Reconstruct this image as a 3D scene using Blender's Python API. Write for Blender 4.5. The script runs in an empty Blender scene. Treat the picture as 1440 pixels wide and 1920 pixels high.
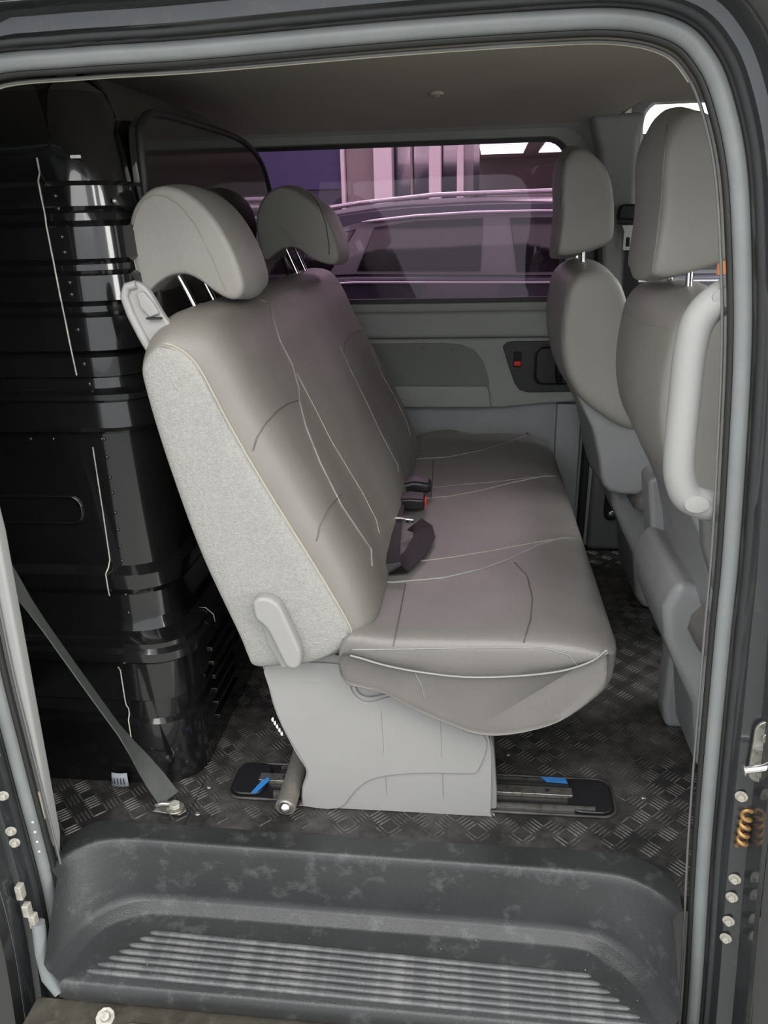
import bpy, bmesh, math, random
from mathutils import Vector, Matrix
random.seed(4)
S = bpy.context.scene
COL = S.collection

# ------------------------------------------------------------------ camera
cam_d = bpy.data.cameras.new('camera'); cam = bpy.data.objects.new('camera', cam_d); COL.objects.link(cam)
cam_d.sensor_fit = 'VERTICAL'; cam_d.sensor_height = 36.0; cam_d.lens = 1500/1920*36; cam_d.clip_start = 0.02
PITCH, YAW, ROLL = math.radians(20.3165), math.radians(6.5834), math.radians(1.5)
fwd = Vector((-math.sin(YAW)*math.cos(PITCH), math.cos(YAW)*math.cos(PITCH), -math.sin(PITCH)))
r0 = Vector((math.cos(YAW), math.sin(YAW), 0)); d0 = fwd.cross(r0)
rt = math.cos(ROLL)*r0 + math.sin(ROLL)*d0; dn = -math.sin(ROLL)*r0 + math.cos(ROLL)*d0
mw = Matrix(((rt.x, -dn.x, -fwd.x, 0), (rt.y, -dn.y, -fwd.y, -1.04), (rt.z, -dn.z, -fwd.z, 1.13), (0, 0, 0, 1)))
cam.matrix_world = mw
S.camera = cam
# ------------------------------------------------------------------ world, lights, exposure
w = bpy.data.worlds.new('showroom_air'); S.world = w; w.use_nodes = True
w.node_tree.nodes['Background'].inputs[0].default_value = (0.93, 0.965, 1.0, 1)
w.node_tree.nodes['Background'].inputs[1].default_value = 1.25
S.view_settings.view_transform = 'Standard'; S.view_settings.look = 'None'
S.view_settings.gamma = 1.0; S.view_settings.use_curve_mapping = False
S.view_settings.exposure = 0.12
def area(name, loc, target, sx, sy, power, color=(1, .98, .94)):
    l = bpy.data.lights.new(name, 'AREA'); l.shape = 'RECTANGLE'; l.size = sx; l.size_y = sy
    l.energy = power; l.color = color
    o = bpy.data.objects.new(name, l); COL.objects.link(o); o.location = loc
    o.rotation_euler = (Vector(target)-Vector(loc)).to_track_quat('-Z', 'Y').to_euler()
    return o
area('showroom_area_light', (-0.3, -2.7, 2.05), (-0.1, 0.8, 0.7), 2.6, 1.2, 24)
area('showroom_area_light', (-1.6, -1.5, 2.5), (-0.6, 0.8, 0.6), 0.25, 1.6, 10)
area('showroom_area_light', (1.7, -1.9, 2.5), (0.1, 0.6, 0.5), 0.3, 1.8, 16)
area('showroom_area_light', (2.6, 2.2, 2.3), (0.4, 0.9, 0.6), 2.0, 2.0, 120, (1, .99, .97))  # added fill through the cab glass for far door and front seats
area('showroom_area_light', (0.2, 6.6, 2.35), (0.0, 9.6, 0.9), 6.0, 1.0, 150)  # added wash on the back wall, turned away from the van
area('showroom_area_light', (0.2, 4.4, 2.35), (0.0, 4.6, 0.0), 3.0, .8, 40)  # added small fill over the parked car
area('showroom_area_light', (-0.3, -1.6, 2.6), (-0.3, -1.2, -0.6), 3.0, 1.6, 60)  # added downlight; its bounce off the ground brightens the headliner
area('added_streak_light', (4.2, -2.0, 1.25), (-0.6, 0.3, 0.9), 1.5, 2.2, 90)  # added area light, no real window; gives the partition corner its bright streak

# ------------------------------------------------------------------ materials
def mat(name, c, rough=.6, metal=0, coat=0, bump=0, bscale=200, var=0, vscale=6, dirt=None, dscale=9, dth=.62, spec=.5, emit=None, estr=0, rvar=0):
    m = bpy.data.materials.new(name); m.use_nodes = True; nt = m.node_tree; b = nt.nodes['Principled BSDF']
    b.inputs['Base Color'].default_value = (*c, 1); b.inputs['Roughness'].default_value = rough
    b.inputs['Metallic'].default_value = metal; b.inputs['Coat Weight'].default_value = coat
    b.inputs['Specular IOR Level'].default_value = spec
    if emit: b.inputs['Emission Color'].default_value = (*emit, 1); b.inputs['Emission Strength'].default_value = estr
    tc = nt.nodes.new('ShaderNodeTexCoord')
    col = None
    if var:
        n = nt.nodes.new('ShaderNodeTexNoise'); n.inputs['Scale'].default_value = vscale; n.inputs['Detail'].default_value = 6
        nt.links.new(tc.outputs['Object'], n.inputs['Vector'])
        r = nt.nodes.new('ShaderNodeValToRGB'); r.color_ramp.elements[0].position = .3; r.color_ramp.elements[1].position = .7
        r.color_ramp.elements[0].color = (*[x*(1-var) for x in c], 1); r.color_ramp.elements[1].color = (*[min(1, x*(1+var)) for x in c], 1)
        nt.links.new(n.outputs['Fac'], r.inputs['Fac']); col = r.outputs['Color']
    if dirt:
        n = nt.nodes.new('ShaderNodeTexNoise'); n.inputs['Scale'].default_value = dscale; n.inputs['Detail'].default_value = 9; n.inputs['Roughness'].default_value = .7
        nt.links.new(tc.outputs['Object'], n.inputs['Vector'])
        r = nt.nodes.new('ShaderNodeValToRGB'); r.color_ramp.elements[0].position = dth-.12; r.color_ramp.elements[1].position = dth+.1
        nt.links.new(n.outputs['Fac'], r.inputs['Fac'])
        mx = nt.nodes.new('ShaderNodeMix'); mx.data_type = 'RGBA'
        nt.links.new(r.outputs['Color'], mx.inputs['Factor'])
        if col: nt.links.new(col, mx.inputs['A'])
        else: mx.inputs['A'].default_value = (*c, 1)
        mx.inputs['B'].default_value = (*dirt, 1); col = mx.outputs['Result']
    if col: nt.links.new(col, b.inputs['Base Color'])
    if rvar:
        n = nt.nodes.new('ShaderNodeTexNoise'); n.inputs['Scale'].default_value = 14; n.inputs['Detail'].default_value = 5
        nt.links.new(tc.outputs['Object'], n.inputs['Vector'])
        mr = nt.nodes.new('ShaderNodeMapRange'); mr.inputs['To Min'].default_value = max(.02, rough-rvar); mr.inputs['To Max'].default_value = rough+rvar
        nt.links.new(n.outputs['Fac'], mr.inputs['Value']); nt.links.new(mr.outputs['Result'], b.inputs['Roughness'])
    if bump:
        n = nt.nodes.new('ShaderNodeTexNoise'); n.inputs['Scale'].default_value = bscale; n.inputs['Detail'].default_value = 3
        nt.links.new(tc.outputs['Object'], n.inputs['Vector'])
        bp = nt.nodes.new('ShaderNodeBump'); bp.inputs['Strength'].default_value = bump; bp.inputs['Distance'].default_value = .002
        nt.links.new(n.outputs['Fac'], bp.inputs['Height']); nt.links.new(bp.outputs['Normal'], b.inputs['Normal'])
    return m
M = {
 'leather': mat('grey_leather', (.160, .152, .141), .32, bump=.25, bscale=420, var=.10, vscale=5, rvar=.08),
 'leather_lit': mat('lit_grey_leather', (.29, .282, .258), .45, bump=.25, bscale=420, var=.06, vscale=5, rvar=.06),  # same leather as the bench, with brighter light put into the colour
 'leather_front': mat('brown_grey_leather', (.175, .163, .146), .40, bump=.25, bscale=420, var=.10, vscale=5, rvar=.06),
 'insert': mat('groove_shade', (.10, .092, .085), .5, bump=.35, bscale=700, var=.08, vscale=8),  # dark seam tubes only; groove shade put into the colour
 'fabric': mat('light_grey_felt', (.31, .306, .29), .95, bump=1.0, bscale=420, var=.10, vscale=210, spec=.2),
 'thread': mat('pale_thread', (.34, .32, .26), .8),
 'piping': mat('grey_piping', (.25, .255, .235), .5),
 'plastic': mat('grey_plastic', (.29, .285, .277), .5, bump=.12, bscale=600, var=.04, vscale=5, rvar=.05),
 'plastic_dark': mat('mid_grey_plastic', (.155, .16, .158), .5, bump=.2, bscale=500, var=.06),
 'plastic_seat': mat('seat_shell_plastic', (.26, .263, .27), .48, bump=.2, bscale=500, var=.08, dirt=(.27, .27, .26), dth=.66),
 'trim': mat('door_trim_plastic', (.34, .355, .34), .55, bump=.25, bscale=450, var=.05),
 'trim_low': mat('lower_door_plastic', (.36, .375, .385), .6, bump=.25, bscale=450, var=.05),
 'pocket': mat('pocket_plastic', (.19, .20, .19), .6, bump=.3, bscale=450, var=.05),
 'bezel': mat('dark_bezel', (.035, .036, .038), .5, bump=.2, bscale=450),
 'black': mat('black_plastic', (.012, .012, .014), .38, bump=.1, bscale=400),
 'blackmatte': mat('matte_black', (.012, .012, .012), .7),
 'gloss': mat('gloss_black_panel', (.006, .006, .0065), .15, coat=.9, var=.2, rvar=.03),
 'paint': mat('black_body_paint', (.035, .036, .035), .24, metal=.4, coat=.7, rvar=.06, dirt=(.03, .03, .028), dth=.70, dscale=30),
 'jamb': mat('dusty_jamb_paint', (.040, .044, .047), .20, metal=.3, coat=.6, rvar=.08, dirt=(.07, .066, .056), dth=.66, dscale=45),
 'rubber': mat('grey_weatherstrip', (.195, .21, .212), .42, var=.08, vscale=18, dirt=(.22, .22, .205), dth=.66, dscale=40),
 'rubber_dark': mat('dark_rubber', (.018, .018, .017), .5),
 'pillar': mat('light_pillar_trim', (.31, .31, .30), .6, bump=.2, bscale=500),
 'liner': mat('headliner_cloth', (.50, .47, .41), .95, bump=.5, bscale=600, spec=.2, var=.05, vscale=3),
 'linedge': mat('headliner_edge', (.42, .39, .31), .7),
 'floor': mat('black_floor_vinyl', (.022, .021, .021), .42, bump=.3, bscale=220, dirt=(.085, .08, .075), dth=.56, dscale=7, rvar=.1),
 'tread': mat('tread_plate_bars', (.036, .035, .034), .36, dirt=(.13, .12, .11), dth=.55, dscale=11, rvar=.08),
 'step': mat('step_plastic', (.033, .034, .035), .38, bump=.3, bscale=420, var=.18, vscale=5, dirt=(.095, .097, .098), dth=.66, dscale=24, rvar=.08),
 'step_rib': mat('step_rib_plastic', (.085, .087, .090), .40, bump=.3, bscale=420, dirt=(.17, .17, .168), dth=.58, dscale=22),
 'chrome': mat('chrome', (.85, .85, .85), .10, metal=1),
 'steel': mat('dull_steel', (.42, .41, .38), .38, metal=.9, dirt=(.16, .12, .07), dth=.62, dscale=60),
 'dustmetal': mat('dusty_bolt', (.48, .46, .40), .55, metal=.4, var=.3, vscale=90),
 'rust': mat('rusty_brass', (.42, .24, .09), .5, metal=.5, var=.3, vscale=60),
 'sill': mat('grimy_sill', (.085, .078, .062), .45, metal=.4, var=.25, vscale=25, dirt=(.15, .13, .10), dth=.62, dscale=40),
 'web': mat('belt_webbing', (.07, .075, .07), .6, bump=.5, bscale=900, var=.1, vscale=50),
 'webblack': mat('black_webbing', (.011, .011, .012), .45, bump=.4, bscale=900),
 'red': mat('red_button', (.85, .035, .02), .4, emit=None),
 'blue': mat('blue_tape', (.03, .20, .55), .5),
 'white': mat('white_plastic', (.8, .8, .78), .45),
 'tag': mat('pale_label', (.42, .45, .5), .6),
 'foam': mat('grey_foam_sleeve', (.12, .115, .10), .75, bump=.6, bscale=260, dirt=(.17, .15, .12), dth=.6, dscale=20),
 'greenish': mat('olive_card', (.13, .12, .04), .7),
 'carpaint': mat('violet_grey_paint', (.045, .042, .065), .22, metal=.4, coat=.6),
 'carglass': mat('dark_car_glass', (.006, .006, .008), .04, spec=.35),
 'cartrim': mat('bright_car_trim', (.75, .72, .75), .2, metal=.8),
 'carpillar': mat('grey_car_pillar', (.10, .10, .11), .3, coat=.4),
 'wall': mat('showroom_wall', (.26, .23, .22), .8),
 'column': mat('white_column', (.66, .62, .62), .7),
 'nightglass': mat('night_window', (.02, .018, .05), .12, coat=.5),
 'bluewall': mat('dusk_blue_panel', (.040, .036, .11), .6),
 'ground': mat('showroom_floor', (.30, .30, .27), .35, var=.05, vscale=2),
 'orange': mat('orange_sign', (.9, .25, .03), .5),
 'tyre': mat('tyre', (.015, .015, .015), .8),
 'lamp': mat('lamp_diffuser', (1, 1, 1), .5, emit=(1, .97, .95), estr=4),
}
def glass(name, tint, refl=.10):
    m = bpy.data.materials.new(name); m.use_nodes = True; nt = m.node_tree; nt.nodes.clear()
    o = nt.nodes.new('ShaderNodeOutputMaterial'); mx = nt.nodes.new('ShaderNodeMixShader')
    t = nt.nodes.new('ShaderNodeBsdfTransparent'); t.inputs[0].default_value = (*tint, 1)
    g = nt.nodes.new('ShaderNodeBsdfGlossy'); g.inputs['Roughness'].default_value = .02
    f = nt.nodes.new('ShaderNodeFresnel'); f.inputs[0].default_value = 1.45
    nt.links.new(f.outputs[0], mx.inputs[0]); nt.links.new(t.outputs[0], mx.inputs[1]); nt.links.new(g.outputs[0], mx.inputs[2])
    nt.links.new(mx.outputs[0], o.inputs[0]); return m
M['glass'] = glass('tinted_glass', (.68, .55, .64))
M['glass_clear'] = glass('clear_glass', (.85, .85, .85))
M['glass_dark'] = mat('dark_partition_glass', (.035, .034, .03), .06, coat=.6)

# ------------------------------------------------------------------ helpers
def tag(o, label=None, cat=None, group=None, kind=None):
    if label: o['label'] = label
    if cat: o['category'] = cat
    if group: o['group'] = group
    if kind: o['kind'] = kind
    return o
def thing(name, label, cat, loc=(0, 0, 0), group=None):
    o = bpy.data.objects.new(name, None); COL.objects.link(o); o.location = loc; o.empty_display_size = .05
    return tag(o, label, cat, group)
def wloc(o):
    v = Vector(o.location)
    while o.parent: o = o.parent; v = v + Vector(o.location)
    return v
def mesh(name, vs, fs, m, parent=None, smooth=True, sharp=40, bevel=0, bseg=2, subs=0):
    """vertices are world coordinates; the object's origin goes to the middle of its base"""
    me = bpy.data.meshes.new(name)
    mn = Vector((min(v[0] for v in vs), min(v[1] for v in vs), min(v[2] for v in vs)))
    mx = Vector((max(v[0] for v in vs), max(v[1] for v in vs), max(v[2] for v in vs)))
    org = Vector(((mn.x+mx.x)/2, (mn.y+mx.y)/2, mn.z))
    me.from_pydata([tuple(Vector(v)-org) for v in vs], [], fs)
    bm = bmesh.new(); bm.from_mesh(me); bmesh.ops.recalc_face_normals(bm, faces=bm.faces); bm.to_mesh(me); bm.free()
    me.materials.append(M[m] if isinstance(m, str) else m)
    if smooth: me.shade_smooth(); me.set_sharp_from_angle(angle=math.radians(sharp))
    o = bpy.data.objects.new(name, me); COL.objects.link(o)
    if parent: o.parent = parent; o.location = org - wloc(parent)
    else: o.location = org
    if bevel:
        b = o.modifiers.new('bevel', 'BEVEL'); b.width = bevel; b.segments = bseg; b.limit_method = 'ANGLE'; b.angle_limit = math.radians(35)
        me.shade_smooth(); me.set_sharp_from_angle(angle=math.radians(180)); wn = o.modifiers.new('wn', 'WEIGHTED_NORMAL'); wn.keep_sharp = False
    if subs:
        s = o.modifiers.new('sub', 'SUBSURF'); s.levels = subs; s.render_levels = subs
    return o
def cr(pts, n=6, closed=False):
    pts = [Vector(p) for p in pts]; out = []; N = len(pts)
    for i in range(N if closed else N-1):
        if closed: a, b, c, d = pts[i-1], pts[i], pts[(i+1) % N], pts[(i+2) % N]
        else: a, b, c, d = pts[max(i-1, 0)], pts[i], pts[i+1], pts[min(i+2, N-1)]
        for k in range(n):
            t = k/n
            out.append(.5*((2*b)+(c-a)*t+(2*a-5*b+4*c-d)*t*t+(3*b-3*c+d-a)*t**3))
    if not closed: out.append(pts[-1])
    return out
def loft(name, secs, m, parent=None, closed=True, cap=True, **k):
    n = len(secs[0]); vs = [tuple(p) for s in secs for p in s]; fs = []
    for i in range(len(secs)-1):
        for j in range(n if closed else n-1):
            a = i*n+j; b = i*n+(j+1) % n; fs.append((a, b, b+n, a+n))
    if cap and closed:
        fs.append(tuple(range(n))); fs.append(tuple(range((len(secs)-1)*n, len(secs)*n)))
    return mesh(name, vs, fs, m, parent, **k)
def tube_data(path, r, sides=8, closed=False, flat=1.0, up=None, vs=None, fs=None):
    vs = [] if vs is None else vs; fs = [] if fs is None else fs
    P = [Vector(p) for p in path]; N = len(P); base = len(vs); prev = None
    for i, p in enumerate(P):
        if closed: t = (P[(i+1) % N]-P[i-1]).normalized()
        else: t = (P[min(i+1, N-1)]-P[max(i-1, 0)]).normalized()
        if up is not None: u = Vector(up)
        elif prev is None: u = Vector((0, 0, 1)) if abs(t.z) < .9 else Vector((1, 0, 0))
        else: u = prev
        s = t.cross(u).normalized(); u = s.cross(t).normalized(); prev = u
        rr = r[i] if isinstance(r, (list, tuple)) else r
        for k in range(sides):
            a = 2*math.pi*k/sides
            vs.append(tuple(p + s*rr*math.cos(a) + u*rr*flat*math.sin(a)))
    for i in range(N if closed else N-1):
        for k in range(sides):
            a = base+i*sides+k; b = base+i*sides+(k+1) % sides; c = base+((i+1) % N)*sides+(k+1) % sides; d = base+((i+1) % N)*sides+k
            fs.append((a, b, c, d))
    if not closed:
        fs.append(tuple(base+k for k in range(sides))); fs.append(tuple(base+(N-1)*sides+k for k in range(sides)))
    return vs, fs
def tube(name, path, r, m, parent=None, sides=8, closed=False, flat=1.0, up=None, **k):
    vs, fs = tube_data(path, r, sides, closed, flat, up)
    return mesh(name, vs, fs, m, parent, sharp=60, **k)
def prism(name, outline, axis, a0, a1, m, parent=None, bevel=.004, bseg=2, **k):
    """outline: 2-D points in the plane across 'axis' (x: (y,z), y: (x,z), z: (x,y))"""
    def P(p, a): return {'x': (a, p[0], p[1]), 'y': (p[0], a, p[1]), 'z': (p[0], p[1], a)}[axis]
    n = len(outline); vs = [P(p, a0) for p in outline]+[P(p, a1) for p in outline]
    fs = [tuple(range(n)), tuple(range(n, 2*n))]+[(i, (i+1) % n, n+(i+1) % n, n+i) for i in range(n)]
    return mesh(name, vs, fs, m, parent, bevel=bevel, bseg=bseg, **k)
def box(name, lo, hi, m, parent=None, bevel=.003, **k):
    return prism(name, [(lo[0], lo[1]), (hi[0], lo[1]), (hi[0], hi[1]), (lo[0], hi[1])], 'z', lo[2], hi[2], m, parent, bevel=bevel, **k)
def rrect(x0, z0, x1, z1, r, n=5):
    out = []
    rs = r if isinstance(r, (list, tuple)) else (r,)*4
    for (cx, cz, a0, q) in ((x1-rs[0], z1-rs[0], 0, rs[0]), (x0+rs[1], z1-rs[1], 90, rs[1]), (x0+rs[2], z0+rs[2], 180, rs[2]), (x1-rs[3], z0+rs[3], 270, rs[3])):
        for i in range(n+1):
            a = math.radians(a0+90*i/n); out.append((cx+q*math.cos(a), cz+q*math.sin(a)))
    return out
def disc(name, c, axis, r, h, m, parent=None, sides=20, bevel=.0015, **k):
    a = Vector(axis).normalized(); u = a.orthogonal().normalized(); v = a.cross(u); c = Vector(c)
    ring = [u*r*math.cos(2*math.pi*i/sides)+v*r*math.sin(2*math.pi*i/sides) for i in range(sides)]
    return loft(name, [[c+p for p in ring], [c+a*h+p for p in ring]], m, parent, bevel=bevel, **k)
def dome(name, c, axis, r, h, m, parent=None, sides=14, rings=4):
    a = Vector(axis).normalized(); u = a.orthogonal().normalized(); v = a.cross(u); c = Vector(c); secs = []
    for j in range(rings+1):
        t = math.pi/2*j/rings*.97
        secs.append([c+a*h*math.sin(t)+(u*math.cos(2*math.pi*i/sides)+v*math.sin(2*math.pi*i/sides))*r*math.cos(t) for i in range(sides)])
    return loft(name, secs, m, parent)
def ribbon(name, path, widths, m, parent=None, th=.0016):
    """strap: path of (point, width direction)"""
    vs = []; fs = []
    pts = [Vector(p) for p, _ in path]
    for i, (p, d) in enumerate(path):
        p = Vector(p); d = Vector(d).normalized(); t = (pts[min(i+1, len(pts)-1)]-pts[max(i-1, 0)]).normalized()
        d = (d-t*d.dot(t)).normalized(); n = t.cross(d).normalized(); wd = widths[i] if isinstance(widths, (list, tuple)) else widths
        for s, q in ((-1, -1), (1, -1), (1, 1), (-1, 1)): vs.append(tuple(p+d*s*wd/2+n*q*th/2))
    for i in range(len(path)-1):
        for k in range(4): a = i*4+k; b = i*4+(k+1) % 4; fs.append((a, b, b+4, a+4))
    fs += [(0, 1, 2, 3), tuple(len(vs)-4+k for k in range(4))]
    return mesh(name, vs, fs, m, parent, sharp=50)
def struct(o): o['kind'] = 'structure'; return o
def lathe_x(name, c, prof, m, parent=None, axis='y', sides=28):
    secs = []
    for r, a in prof:
        secs.append([(c[0]+r*math.cos(2*math.pi*i/sides), c[1]+a, c[2]+r*math.sin(2*math.pi*i/sides)) for i in range(sides)])
    return loft(name, secs, m, parent)

# seam lines lying on the upholstery: world points on the surfaces; colours paint highlight and groove shade
SEAMS = {}
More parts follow.
